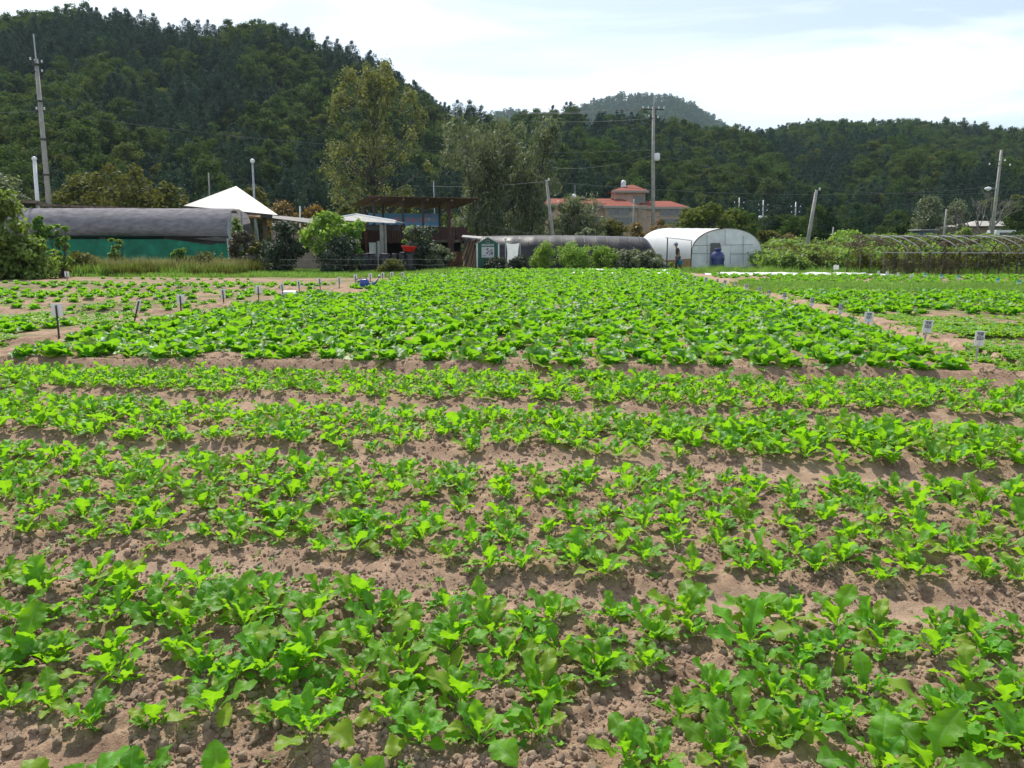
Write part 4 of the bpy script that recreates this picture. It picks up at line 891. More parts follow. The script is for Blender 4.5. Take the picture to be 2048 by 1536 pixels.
def banner():
    Y = 58.9; a, b = W(737, 426, Y), W(880, 454, Y); c = W(878, 428, Y)
    th = thing('banner', 'blue banner with pink lettering hung inside the open brown shed', 'banner', ((a.x + b.x) / 2, Y, b.z))
    w_ = b.x - a.x; h = a.z - b.z
    def cloth(m):
        n = 30; vs = []
        for i in range(n + 1):
            t = i / n
            for j in range(5): vs.append((a.x + w_ * t, Y + .03 * math.sin(t * 23 + j), b.z + h * j / 4 - .04 * math.sin(math.pi * ((t * 4) % 1)) * (j == 4)))
        m.add(vs, [(i * 5 + j, (i + 1) * 5 + j, (i + 1) * 5 + j + 1, i * 5 + j + 1) for i in range(n) for j in range(4)])
    part(th, 'cloth', M['banner'], cloth)
    part(th, 'lower_edge_strip', M['bwhite'], lambda m: m.box((a.x + w_ / 2, Y - .05, b.z + .05), (w_, .01, .08)))
    part(th, 'end_edge', M['bwhite'], lambda m: m.box((b.x - .03, Y - .06, b.z + h / 2), (.09, .02, h)))
    r = (R(90), 0, 0)
    textmesh('이덕 | 영농교육', .42, M['pink'], (.35, -.08, h * .47), r, parent=th, bold=.008, sx=1.05)
    textmesh('파주', .34, M['bwhite'], (w_ * .5 - .95, -.08, h * .49), r, parent=th, bold=.006)
    textmesh('시', .36, M['orangeink'], (w_ * .5 - .5, -.08, h * .49), r, parent=th, bold=.008)
    textmesh('농업기술센터', .14, M['pink'], (w_ * .5 - .8, -.08, h * .82), r, parent=th)
banner()
def gable_shelter():
    th = thing('shelter', 'small shelter with a low white corrugated roof in front of the brown shed', 'shelter', (GX(735, 51), 51, 0))
    l, a, r = W(650, 439, 51), W(712, 429, 52.5), W(792, 443, 50); bl, ba, br = l + Vector((.3, 2.6, 0)), a + Vector((.3, 2.4, .02)), r + Vector((.2, 2.6, 0)); fl = W(668, 447, 49.6); frr = W(790, 446, 49.4)
    part(th, 'roof', M['corr'], lambda m: (m.slab([l, frr, r, a], .05), m.slab([a, r, br, ba], .05), m.slab([l, a, ba, bl], .05)))
    part(th, 'roof_edge', M['white'], lambda m: m.tube([l, a, r], [.06, .09, .09], 6))
    part(th, 'beam', M['darkmetal'], lambda m: m.box(((fl.x + frr.x) / 2 + .3, 50.2, fl.z - .25), (3.5, .2, .3)))
    for px, rr_ in ((766, .14), (773, .07)): part(th, 'post', M['concrete'], lambda m: m.tube([(GX(px, 50), 50, 0), (GX(px, 50), 50, W(px, 449, 50).z)], rr_, 8))
    part(th, 'post', M['rust'], lambda m: m.tube([(GX(734, 50), 50, 0), (GX(734, 50), 50, 2.6)], .06, 8))
gable_shelter()
def cupboard(px0, px1, y0, y1, Y, label):
    a, b = W(px0, y0, Y), W(px1, y1, Y); w_, h = b.x - a.x, a.z - max(0, b.z); c = ((a.x + b.x) / 2, Y, 0)
    th = thing('cupboard', label, 'cupboard', c)
    part(th, 'body', M['paper'], lambda m: m.box((c[0], Y + .2, a.z / 2), (w_, .4, a.z)))
    part(th, 'door', M['white'], lambda m: m.box((c[0], Y - .015, a.z / 2), (w_ * .9, .025, a.z * .94)))
    part(th, 'handle', M['darkmetal'], lambda m: m.box((c[0] + w_ * .35, Y - .04, a.z * .55), (.03, .03, .15)))
cupboard(738, 751, 485, 513, 51.5, 'tall white cupboard left of the shelter post')
cupboard(754, 762, 482, 513, 52, 'narrower pale green white cupboard next to the shelter post')
def drum(px, top, wpx, Y, label, lid=True):
    x = GX(px, Y); h = max(.45, W(px, top, Y).z); r = wpx / FPX * Y / 2
    th = thing('drum', label, 'drum', (x, Y, 0), 'black plastic drums in front of the shed')
    part(th, 'barrel', M['blackpl'], lambda m: m.lathe((x, Y, 0), [(0, 0), (r * .85, 0), (r * .97, h * .2), (r, h * .5), (r * .97, h * .8), (r * .85, h * .96), (0, h * .96)], 18), True)
    if lid: part(th, 'lid', M['darkmetal'], lambda m: m.lathe((x, Y, h * .96), [(r * .9, -.03), (r * .92, .03), (0, .05)], 18))
    return x, h, r
drum(727, 508, 22, 47, 'low wide dark drum, leftmost of the row')
drum(741, 506, 26, 47.8, 'wide dark drum with a pale lid, second from the left')
drum(770, 507, 24, 47, 'wide grey drum with a rounded lid in the middle of the row')
drum(791, 505, 14, 47.2, 'black drum left of the two tall ones', False)
drum(806, 504, 14, 46.8, 'tall black drum directly left of the one carrying the red basin')
bx_, bh, br_ = drum(821, 503, 16, 46.6, 'tall black drum carrying the red basin', False)
m = MB((bx_ - .1, 46.6, bh)); m.lathe(m.off, [(0, 0), (.26, 0), (.30, .04), (.42, .26), (.46, .3), (.46, .32), (.41, .30), (.28, .06), (0, .03)], 22)
o = m.build('basin', M['redpl'], None, True); o.location = (bx_ - .08, 46.6, bh - .01); o.rotation_euler = (0, R(4), 0); setp(o, 'bright red plastic basin resting on a black drum', 'basin')
m = MB((GX(722, 48.8), 48.8, 0))
for i in range(12): m.box((GX(712 + i * 2.4, 48.8), 48.8 + (i % 3) * .15, .25 + (i % 4) * .22), (.5, .4, .42), rz=i * .5)
o = m.build('rubble_stack', M['stone']); o.location = m.off; setp(o, 'stack of pinkish stones behind the bushes left of the cupboards', 'stones')
# rusty sheet, bamboo stack, notice board, cloth frame
m = MB((GX(913, 48.5), 48.5, 0)); m.box((GX(913, 48.5), 48.5, .62), (.75, .06, 1.3), rz=.15); m.box((GX(906, 48.5), 48.42, .62), (.06, .06, 1.35)); m.box((GX(920, 48.5), 48.45, .62), (.06, .06, 1.35))
o = m.build('rusty_panel', M['rust']); o.location = m.off; setp(o, 'rusty brown metal panel standing upright by the field corner', 'panel')
m = MB((GX(903, 52.5), 52.5, 0)); m.box((GX(903, 52.5), 52.5, 1.1), (.32, .32, 2.3)); o = m.build('brick_post', M['board']); o.location = m.off; setp(o, 'thick reddish brown post between the shed and the pile of poles', 'post')
def bamboo():
    x0, x1 = GX(926, 50), GX(956, 50); th = thing('pole_stack', 'stack of long thin bamboo poles leaning under a pale sheet', 'pole stack', ((x0 + x1) / 2, 50, 0)); rg = random.Random(8)
    for i in range(30):
        t = i / 29; bx, tx = x0 - .2 + t * 1.0 + rg.uniform(-.12, .12), x0 + .35 + t * .75 + rg.uniform(-.1, .1); y = 49.6 + rg.uniform(0, .9)
        part(th, 'bamboo_pole', M['wood' if i % 3 else 'tan'], lambda m: m.tube([(bx, y - .3, .02), (tx, y + .5, rg.uniform(1.7, 2.15))], .022 + .012 * rg.random(), 6))
    part(th, 'cover_sheet', M['corr'], lambda m: m.slab([W(923, 473, 49), W(962, 477, 49), W(965, 473, 51), W(926, 470, 51)], .05))
    part(th, 'upright', M['wood'], lambda m: (m.tube([(x0 + .1, 50.6, 0), (x0 + .1, 50.6, 2.1)], .05, 6), m.tube([(x1 + .1, 50.6, 0), (x1 + .1, 50.6, 2.1)], .05, 6)))
bamboo()
def notice_board():
    Y = 48.8; x = GX(976, Y); th = thing('notice_board', 'dark green gabled notice board with a white map sheet', 'notice board', (x, Y, 0)); hw = 20 / FPX * Y
    z0 = 0.15; ze = W(976, 487, Y).z; za = W(976, 476, Y).z
    part(th, 'board', M['boardgreen'], lambda m: m.slab([(x - hw, Y, z0), (x + hw, Y, z0), (x + hw, Y, ze), (x, Y, za), (x - hw, Y, ze)], .08))
    for s in (-1, 1): part(th, 'post', M['white'], lambda m: m.box((x + s * (hw + .04), Y + .04, ze / 2), (.08, .12, ze)))
    part(th, 'roof_trim', M['greymetal'], lambda m: (m.tube([(x - hw - .15, Y, ze - .05), (x, Y, za + .04)], .04, 6), m.tube([(x, Y, za + .04), (x + hw + .15, Y, ze - .05)], .04, 6)))
    mz = (W(976, 494, Y).z + W(976, 515, Y).z) / 2; mh = W(976, 494, Y).z - W(976, 515, Y).z
    sh = part(th, 'map_sheet', M['paper'], lambda m: m.box((x, Y - .03, mz), (25 / FPX * Y, .02, mh)))
    rg = random.Random(2)
    for nm, ml, n in (('blue_map_patch', 'bluecan', 4), ('green_map_patch', 'boardgreen', 5), ('red_map_patch', 'pink', 4), ('grey_map_patch', 'ink', 5)):
        q = part(th, nm, M[ml], lambda m: [m.box((x + rg.uniform(-.3, .3), Y - .045, mz + rg.uniform(-.22, .22)), (rg.uniform(.04, .13), .006, rg.uniform(.03, .08)), rx=0) for _ in range(n)])
    textmesh('서서서커구', .17, M['white'], (0, -.06, W(976, 490.5, Y).z), (R(90), 0, 0), parent=th, bold=.004)
    part(th, 'emblem', M['trim'], lambda m: m.tube([(x + .13 * math.cos(a), Y - .05, W(976, 483, Y).z + .08 * math.sin(a)) for a in [i * .5236 for i in range(13)]], .018, 5))
notice_board()
def cloth_frame():
    Y = 49.2; a, b = GX(1011, Y), GX(1040, Y); th = thing('cloth_frame', 'white sagging cloth stretched between two posts with white knobs', 'banner frame', ((a + b) / 2, Y, 0)); zt = W(1026, 480, Y).z
    for x in (a, b):
        part(th, 'post', M['greymetal'], lambda m: m.tube([(x, Y, 0), (x, Y, zt)], .035, 8)); part(th, 'knob', M['white'], lambda m: m.lathe((x, Y, zt), [(0, -.02), (.07, .0), (.09, .07), (.06, .14), (0, .16)], 12), True)
    part(th, 'crossbar', M['greymetal'], lambda m: m.tube([(a, Y, zt - .08), (b, Y, zt - .08)], .02, 6))
    def cl(m):
        vs = []; n = 12; z0, z1 = .42, zt - .18
        for i in range(n + 1):
            t = i / n; z = z0 + (z1 - z0) * t; pin = .08 * math.sin(math.pi * t)
            for j in range(9): s = j / 8; vs.append((a + .04 + pin + (b - a - .08 - 2 * pin) * s, Y - .02 - .05 * math.sin(s * 7 + t * 4), z - .06 * math.sin(math.pi * s) * (i == n)))
        m.add(vs, [(i * 9 + j, i * 9 + j + 1, (i + 1) * 9 + j + 1, (i + 1) * 9 + j) for i in range(n) for j in range(8)])
    part(th, 'cloth', M['paper'], cl, True)
cloth_frame()
# black tunnel
def black_tunnel():
    Y0 = 53; xl, xr = GX(930, Y0), GX(1338, Y0); th = thing('net_tunnel', 'long low tunnel covered in shiny black shade net behind the bushes', 'tunnel', (xl, Y0, 0)); nx = 110; k = 11; vs = []
    for i in range(nx + 1):
        t = i / nx; x = xl + (xr - xl) * t; H = 2.22 + .12 * math.sin(t * 3.2) - .08 * t; e = sstep(0, 1, (x - GX(1292, Y0)) / 1.5)
        for j in range(k):
            a = math.pi * j / (k - 1); q = (float(vn(x * 1.3, j * .8, 3)) - .5) * .14; cy_ = Y0 + 1.9 - 1.9 * math.cos(a) * (1 - 0) + q
            z = H * (math.sin(a) ** .62 if 0 < j < k - 1 else 0); vs.append((x, cy_ + .06 * abs(math.sin(x * 2.2)), z * (1 - .75 * float(e))))
    part(th, 'net_cover', M['blacknet'], lambda m: m.add(vs, [(i * k + j, i * k + j + 1, (i + 1) * k + j + 1, (i + 1) * k + j) for i in range(nx) for j in range(k - 1)]), True)
    part(th, 'end_wall', M['plastic'], lambda m: m.slab([(xl, Y0 + .1, 0), (xl, Y0 + 3.7, 0), (xl, Y0 + 3.2, 1.8), (xl, Y0 + 1.9, 2.2), (xl, Y0 + .6, 1.8)], .04))
    for i in range(16):
        x = xl + .4 + i * (GX(1290, Y0) - xl - .6) / 15; part(th, 'hoop', M['darkmetal'], lambda m: m.tube([(x, Y0 + 1.9 - 1.93 * math.cos(a), 2.24 * max(0, math.sin(a)) ** .62 + .02) for a in [math.pi * q / 12 for q in range(1, 8)]], .018, 5))
black_tunnel()
# greenhouse
def greenhouse():
    Yf, Yb = 54, 60; fw = 69 / FPX * Yf; cx = GX(1451, Yf); bx = cx - 2.75; th = thing('greenhouse', 'white plastic greenhouse with a rounded roof and pale end wall', 'greenhouse', (cx, Yf, 0))
    H = W(1451, 457, Yf).z
    def arch(c, Y, w_, h, n=24):
        p = [(c - w_, Y, 0)]
        for i in range(n + 1): a = math.pi * (1 - i / n); p.append((c + w_ * math.cos(a), Y, .95 + (h - .95) * max(0, math.sin(a)) ** .78))
        return p + [(c + w_, Y, 0)]
    A0 = arch(cx, Yf, fw, H); A1 = arch(bx, Yb, fw * .98, H + .16); n = len(A0)
    def cover(m):
        vs = []; ns = 12
        for s in range(ns + 1):
            t = s / ns
            for i in range(n): p = Vector(A0[i]).lerp(Vector(A1[i]), t); p.z -= .05 * math.sin(math.pi * ((t * 6) % 1)) * (p.z > 1); vs.append(p)
        m.add(vs, [(s * n + i, s * n + i + 1, (s + 1) * n + i + 1, (s + 1) * n + i) for s in range(ns) for i in range(n - 1)])
    part(th, 'roof_cover', M['plastic'], cover, True)
    part(th, 'end_wall', M['plasticend'], lambda m: m.add([Vector(p) + Vector((0, .05, 0)) for p in A0], [list(range(n))]))
    part(th, 'back_wall', M['plasticend'], lambda m: m.add([Vector(p) for p in A1], [list(range(n))[::-1]]))
    part(th, 'front_hoop', M['rust'], lambda m: m.tube([Vector(p) + Vector((0, -.02, 0)) for p in A0[:n // 2]], .035, 6)); part(th, 'front_hoop', M['greymetal'], lambda m: m.tube([Vector(p) + Vector((0, -.02, 0)) for p in A0[n // 2 - 1:]], .025, 6))
    for s in range(1, 7): part(th, 'hoop', M['greymetal'], lambda m: m.tube([(lambda p: Vector((cx + (bx - cx) * s / 7 + (p.x - cx - (bx - cx) * s / 7) * .975, p.y, p.z * .965)))(Vector(a).lerp(Vector(b), s / 7)) for a, b in zip(A0, A1)], .015, 5))
    def zz(py): return W(1451, py, Yf).z
    bars = [((1388, 491), (1506, 489)), ((1384, 507), (1514, 508)), ((1450, 458), (1450, 489)), ((1414, 470), (1414, 528)), ((1486, 472), (1486, 530)), ((1460, 490), (1460, 528)), ((1441, 489), (1441, 528))]
    for a, b in bars:
        p, q = W(a[0], a[1], Yf), W(b[0], b[1], Yf); p.z = max(p.z, 0); q.z = max(q.z, 0); p.y = q.y = Yf - .03; part(th, 'frame_pipe', M['hoopgrey'], lambda m: m.tube([p, q], .016, 6))
    a, b = W(1421, 486, Yf - .06), W(1439, 520, Yf - .06)
    part(th, 'door', M['glass'], lambda m: m.box(((a.x + b.x) / 2, Yf - .07, a.z / 2), (b.x - a.x, .04, a.z)))
    a, b = W(1442, 491, Yf), W(1459, 524, Yf)
    part(th, 'door_panel', M['white'], lambda m: m.box(((a.x + b.x) / 2, Yf - .05, a.z / 2), (b.x - a.x, .03, a.z)))
    part(th, 'soil_skirt', M['tan'], lambda m: m.slab([Vector(A0[0]) + Vector((-.04, 0, 0)), Vector(A0[0]).lerp(Vector(A1[0]), .95) + Vector((-.04, 0, 0)), Vector(A0[0]).lerp(Vector(A1[0]), .95) + Vector((-.04, 0, .35)), Vector(A0[0]) + Vector((-.04, 0, .75))], .03))
    th2 = thing('pipe_frame', 'thin pipe frame standing over the left side of the greenhouse', 'frame', (GX(1355, 52.5), 52.5, 0))
    for px, tp, Y in ((1333, 475, 52.8), (1381, 481, 52.2)): part(th2, 'post', M['darkmetal'], lambda m: m.tube([(GX(px, Y), Y, 0), (GX(px, Y), Y, W(px, tp, Y).z)], .04 if px < 1350 else .025, 6))
    part(th2, 'top_pipe', M['darkmetal'], lambda m: m.tube([W(1331, 475, 52.8), W(1358, 478, 52.5), W(1382, 481, 52.2)], .02, 6))
greenhouse()
def tank():
    Y = 51; x = GX(1434, Y); r = 13.5 / FPX * Y; zt = W(1434, 504, Y).z; th = thing('water_tank', 'navy blue plastic water tank with a screw lid before the greenhouse', 'water tank', (x, Y, 0))
    part(th, 'body', M['navy'], lambda m: m.lathe((x, Y, .1), [(0, 0), (r * .86, 0), (r * .97, .08), (r * .9, .2), (r, .3), (r * .92, .45), (r, .6), (r * .97, zt - .3), (r * .8, zt - .16), (r * .35, zt - .02), (r * .35, zt + .02)], 24), True)
    part(th, 'lid', M['navy'], lambda m: m.lathe((x, Y, zt + .1), [(r * .5, 0), (r * .52, .08), (r * .42, .14), (0, .16)], 20))
    part(th, 'pallet', M['wood'], lambda m: [m.box((x, Y + dy, .05), (r * 2.2, .12, .1)) for dy in (-.3, 0, .3)])
tank()
# apartment block
def apartment():
    Y = 130; th = thing('apartment_block', 'pinkish apartment block with red tiled roofs and a square tower', 'building', (GX(1240, Y), Y, 0))
    def bx(name, x0, x1, y0, y1, Yf, dep, mt, parent=th):
        a, b = W(x0, y0, Yf), W(x1, y1, Yf); bz = b.z if y1 < 455 else 0
        mb = MB(th.location); mb.box(((a.x + b.x) / 2, Yf + dep / 2, (a.z + bz) / 2), (b.x - a.x, dep, a.z - bz)); o = mb.build(name, M[mt], th)
        if parent is not th: o.parent = parent
        return o
    def hip(x0, x1, ye, yr, xr0, xr1, Yf, dep, ov=.5):
        a, b, c, d = W(x0, ye, Yf - ov), W(x1, ye, Yf - ov), W(xr0, yr, Yf + dep / 2), W(xr1, yr, Yf + dep / 2); e, f = b + Vector((0, dep + 2 * ov, 0)), a + Vector((0, dep + 2 * ov, 0))
        rf = part(th, 'roof', M['roofred'], lambda m: m.add([a, b, e, f, c, d], [(0, 1, 5, 4), (1, 2, 5), (2, 3, 4, 5), (3, 0, 4)]))
        dn = Vector((0, 0, -.35)); mb = MB(th.location); mb.slab([a, b, b + dn, a + dn], .12); mb.slab([b, e, e + dn, b + dn], .12); o = mb.build('eaves', M['trim'], rf); return rf
    bx('wall', 1095, 1212, 406, 500, 132, 9, 'wall'); hip(1080, 1222, 409, 397, 1100, 1235, 132, 9)
    bx('wall', 1212, 1272, 411, 500, 129.5, 8, 'wall2'); hip(1206, 1277, 412, 397.5, 1232, 1245, 129.5, 8)
    bx('wall', 1291, 1372, 412, 500, 131, 9, 'wall'); hip(1284, 1379, 414, 402, 1280, 1340, 131, 9)
    bx('tower_wall', 1231, 1287, 381, 500, 134, 6, 'wall'); hip(1223, 1297, 381, 370, 1258, 1268, 134, 6, .8)
    bx('stair_wall', 1275, 1292, 410, 500, 130.6, 5, 'wall2')
    for x0, x1, y0, y1, Yf, nm in ((1186, 1198, 413, 423, 132, 'window'), (1218, 1258, 413, 430, 129.5, 'balcony_glazing'), (1261, 1270, 414, 424, 129.5, 'window'), (1228, 1258, 435, 449, 129.5, 'balcony_glazing'), (1261, 1270, 436, 446, 129.5, 'window'), (1267, 1287, 392, 407, 134, 'tower_window'), (1311, 1314, 416, 425, 131, 'window'), (1321, 1362, 416, 431, 131, 'balcony_glazing'), (1186, 1200, 434, 444, 132, 'window'), (1321, 1362, 438, 450, 131, 'balcony_glazing'), (1140, 1156, 413, 423, 132, 'window')):
        a, b = W(x0, y0, Yf), W(x1, y1, Yf); w_ = bx(nm, x0, x1, y0, y1, Yf - .06, .1, 'glass')
        mb = MB(th.location); n = 1 if x1 - x0 < 16 else 4
        for i in range(n + 1): mb.box((a.x + (b.x - a.x) * i / n, Yf - .1, (a.z + b.z) / 2), (.07, .05, a.z - b.z))
        mb.box(((a.x + b.x) / 2, Yf - .1, b.z), (b.x - a.x, .06, .08)); mb.box(((a.x + b.x) / 2, Yf - .1, a.z), (b.x - a.x, .06, .08)); mb.build('frame', M['trim'], w_)
    bx('floor_band', 1212, 1272, 431, 434, 129.4, .1, 'trim'); bx('floor_band', 1291, 1372, 432, 434, 130.9, .1, 'trim')
    for px, py, Yq in ((1148, 394, 136), (1247, 372, 136), (1247, 366, 136)):
        c = W(px, py, Yq); part(th, 'rooftop_tank', M['ceramic'], lambda m: m.lathe(c, [(0, -.5), (.35, -.45), (.45, 0), (.3, .4), (0, .5)], 10), True)
    part(th, 'antenna', M['greymetal'], lambda m: m.tube([W(1150, 398, 136), W(1150, 370, 136)], .05, 5)); part(th, 'antenna', M['greymetal'], lambda m: m.tube([W(1247, 380, 136), W(1247, 360, 136)], .05, 5))
    part(th, 'roof_slab', M['trim'], lambda m: m.box(W(1156, 396, 136), (2.2, 2, .3)))
    a = W(1268, 398, 120); pq = thing('utility_pole', 'thin pale pole standing right in front of the apartment block centre', 'pole', (a.x, 120, 0)); part(pq, 'shaft', M['concrete'], lambda m: m.tube([(a.x, 120, 0), a], [.16, .1], 8), True)
apartment()
def far_houses():
    Y = 100; th = thing('house', 'pale low house half hidden behind the right utility pole', 'house', (GX(1975, Y), Y, 0))
    part(th, 'wall', M['wall2'], lambda m: m.box((GX(1975, Y), Y + 3, 1.9), (5.2, 5, 3.8))); a, b = W(1938, 452, Y - .6), W(2016, 452, Y - .6); r0, r1 = W(1950, 442, Y + 3), W(2004, 442, Y + 3)
    part(th, 'roof', M['trim'], lambda m: m.add([a, b, b + Vector((0, 7, 0)), a + Vector((0, 7, 0)), r0, r1], [(0, 1, 5, 4), (1, 2, 5), (2, 3, 4, 5), (3, 0, 4)]))
    for px in (1990, 2003): part(th, 'window', M['glass'], lambda m: m.box((GX(px, Y, 3), Y + .45, 3.0), (.7, .1, .8)))
    Y = 88; a, b = W(1846, 461, Y), W(1874, 470, Y); t2 = thing('shed', 'small blue grey shed with a pale flat roof edge in the right distance', 'shed', ((a.x + b.x) / 2, Y, 0))
    part(t2, 'wall', mat('blue_grey_wall', (.16, .19, .24), .8), lambda m: m.box(((a.x + b.x) / 2, Y + 1.2, a.z / 2), (b.x - a.x, 2.2, a.z))); part(t2, 'roof', M['corr'], lambda m: m.box(((a.x + b.x) / 2 - .1, Y + 1.1, a.z + .08), (b.x - a.x + .5, 2.8, .14))); part(t2, 'doorway', M['darkroom'], lambda m: m.box(((a.x + b.x) / 2, Y + .08, .9), (.7, .05, 1.8)))  # doorway: near-black panel, the shade of the opening as colour
    Y = 82; x = GX(2010, Y); t3 = thing('parked_van', 'white van roof showing above the creepers at the right edge', 'van', (x, Y, 0)); zb = W(2010, 470, Y).z; zt = W(2010, 460, Y).z
    prof = [(-1.35, zb - 1.0), (1.6, zb - 1.0), (1.6, zb - .1), (1.15, zb + .15), (.7, zt), (-1.2, zt), (-1.35, zb)]
    part(t3, 'body', M['white'], lambda m: m.slab([(x + p, Y, z) for p, z in prof], 1.6)); part(t3, 'window', M['glass'], lambda m: m.box((x - .2, Y - .02, zt - .4), (1.3, .04, .3)))
    for dx in (-.9, 1.0): part(t3, 'wheel', M['blackpl'], lambda m: m.tube([(x + dx, Y - .05, zb - 1.0), (x + dx, Y + .15, zb - 1.0)], .3, 14))
    part(t3, 'headlight', M['glass'], lambda m: m.box((x + 1.6, Y + .3, zb - .3), (.04, .3, .15)))
far_houses()
# arch trellis on the right
def trellis():
    Y = 43; xl, xr = GX(1762, Y), GX(2230, Y); th = thing('arch_trellis', 'long row of curved metal hoops with vines at the right edge of the field', 'trellis', (xl, Y, 0)); zp = W(1900, 505, Y).z; zt = W(1900, 477, Y).z + .12
    part(th, 'rail', M['greymetal'], lambda m: m.tube([(xl, Y, zp), (xr, Y, zp - .05)], .03, 6)); part(th, 'rail', M['darkmetal'], lambda m: m.tube([(xl, Y - .04, .62), (xr, Y - .04, .55)], .012, 5)); part(th, 'ridge_rail', M['greymetal'], lambda m: m.tube([(xl - .8, Y + 1.9, zt + .05), (xr, Y + 1.9, zt + .05)], .02, 5))
    for i, px in enumerate((1790, 1817, 1841, 1868, 1894, 1919, 1946, 1970, 1994, 2021, 2047, 2074, 2100, 2130, 2160)):
        x = GX(px, Y, zp)
        part(th, 'hoop', M['hoopgrey' if i % 4 else 'darkmetal'], lambda m: m.tube([(x, Y, zp), (x - .08, Y + .12, zp + .28), (x - .28, Y + .5, zp + .55), (x - .55, Y + 1.1, zt - .05), (x - .8, Y + 1.9, zt + .05), (x - .95, Y + 3.0, zt - .2), (x - 1, Y + 3.6, zp), (x - 1, Y + 3.6, 0)], .03, 6))
        part(th, 'post', M['darkmetal'], lambda m: m.tube([(x, Y, 0), (x, Y, zp)], .02, 6))
    rgx = np.random.default_rng(31)
    def vine(name, cs, rd, per, sz, mt, asp=.7):
        V, F = cloud(rgx, cs, rd, per, sz, asp); V -= np.array(th.location); link(name, mesh_np(name, V, F, M[mt]), th)
    vine('vine_roof', [(GX(rgx.uniform(1700, 2200), Y + 2), Y + rgx.uniform(1.6, 3.4), zt - rgx.uniform(-.06, .5)) for _ in range(64)], [(.45, .4, .13)] * 64, 50, .12, 'brownvine')
    vine('green_vine', [(GX(rgx.uniform(1780, 2200), Y + 2), Y + rgx.uniform(2.5, 3.6), zt - rgx.uniform(-.1, .15)) for _ in range(46)], [(.4, .4, .14)] * 46, 60, .13, 'kudzu')
    for px in (1855, 1915, 1884, 1973, 1995, 2030): vine('vine_stem', [(GX(px, Y), Y - .05, z) for z in np.arange(.05, zp, .13)], [(.05, .06, .12)] * len(np.arange(.05, zp, .13)), 40, .09, 'brownvine', .4)
    vine('hanging_dry_vine', [(GX(rgx.uniform(1766, 1905), Y), Y - .1, rgx.uniform(.15, .75)) for _ in range(40)], [(.12, .12, .4)] * 40, 90, .12, 'brownvine', .25)
    vine('back_vine', [(GX(rgx.uniform(1700, 2240), Y + 4), Y + 4 + rgx.uniform(-.4, .5), rgx.uniform(.1, 1.3)) for _ in range(170)], [(.5, .3, .3)] * 170, 55, .15, 'olive')
trellis()
# plot signs
rg = random.Random(5)
def sign(px, ytop, ybot, ybase, label, front=False, lean=0, wpx=None, lines=None, tint='paper', group=None):
    gx, gy = GP(px, ybase); z = hz(gx, gy); dep = gy; T = W(px, ytop, gy); Bt = W(px, ybot, gy); h = T.z - Bt.z; w_ = (wpx or 20) / FPX * (gy * CP) * 1.02
    th = thing('plot_sign', label, 'sign', (gx, gy, z), group); yaw = rg.uniform(-.15, .15)
    th.rotation_euler = (0, lean, yaw)
    def P(name, mt, fn): mb = MB(); fn(mb); return mb.build(name, M[mt], th)
    zt = T.z - z; zb = Bt.z - z
    P('stake', 'greymetal' if front else 'darkmetal', lambda m: m.box((0, 0 if front else -.018, (zt - .02) / 2 - .04), (.028, .014, zt + .04)))
    pn = P('panel', tint, lambda m: m.box((0, -.014 if front else .004, (zt + zb) / 2), (w_, .012, h)))
    if front and lines:
        for i, (s, sz) in enumerate(lines): textmesh(s, h * sz, M['ink'], (0, -.026, zb + h * (.80 - .30 * i)), (R(90), 0, 0), parent=th, ext=.001, bold=.0015, name='lettering')
    return th
# seen from behind, left side
for px, yt, yb, ybs, lean, w_, lb in (
    (120, 607, 633, 682, 0, 22, 'nearest and largest white sign seen from behind at the left'),
    (270, 598, 622, 652, .28, 7, 'thin sign stake tilted sideways, second from the left'),
    (364, 589, 607, 640, 0, 15, 'white sign seen from behind, between the tilted stake and the next plate'),
    (448, 578, 596, 612, -.02, 9, 'narrow white sign seen from behind above the first cabbage rows'),
    (518, 571, 587, 604, 0, 11, 'white sign seen from behind right before the thin white film'),
    (567, 567, 582, 601, -.05, 7, 'white sign seen from behind at the left end of the white film'),
    (600, 561, 575, 594, -.05, 7, 'white sign seen from behind directly above the white film'),
    (641, 556, 567, 581, -.06, 7, 'slightly tilted white sign left of the watering can'),
    (679, 554, 567, 580, 0, 6, 'white sign closest to the watering can on its left'),
    (712, 549, 561, 574, -.04, 7, 'white sign straight above the watering can handle'),
    (741, 547, 558, 572, 0, 7, 'white sign straight above the watering can spout'),
    (766, 545, 556, 570, 0, 6, 'third last white sign towards the drums'),
    (784, 544, 555, 568, 0, 6, 'second last white sign towards the drums'),
    (805, 544, 553, 566, 0, 5, 'last small white sign before the grass verge')):
    sign(px, yt, yb, ybs, lb, False, lean, w_, group='white plot signs seen from behind')
sign(135, 543, 553, 561, 'small white sign in front of the weeds below the green net', False, 0, 9)
tx = lambda n: [('텃밭', .26), (n, .34)]
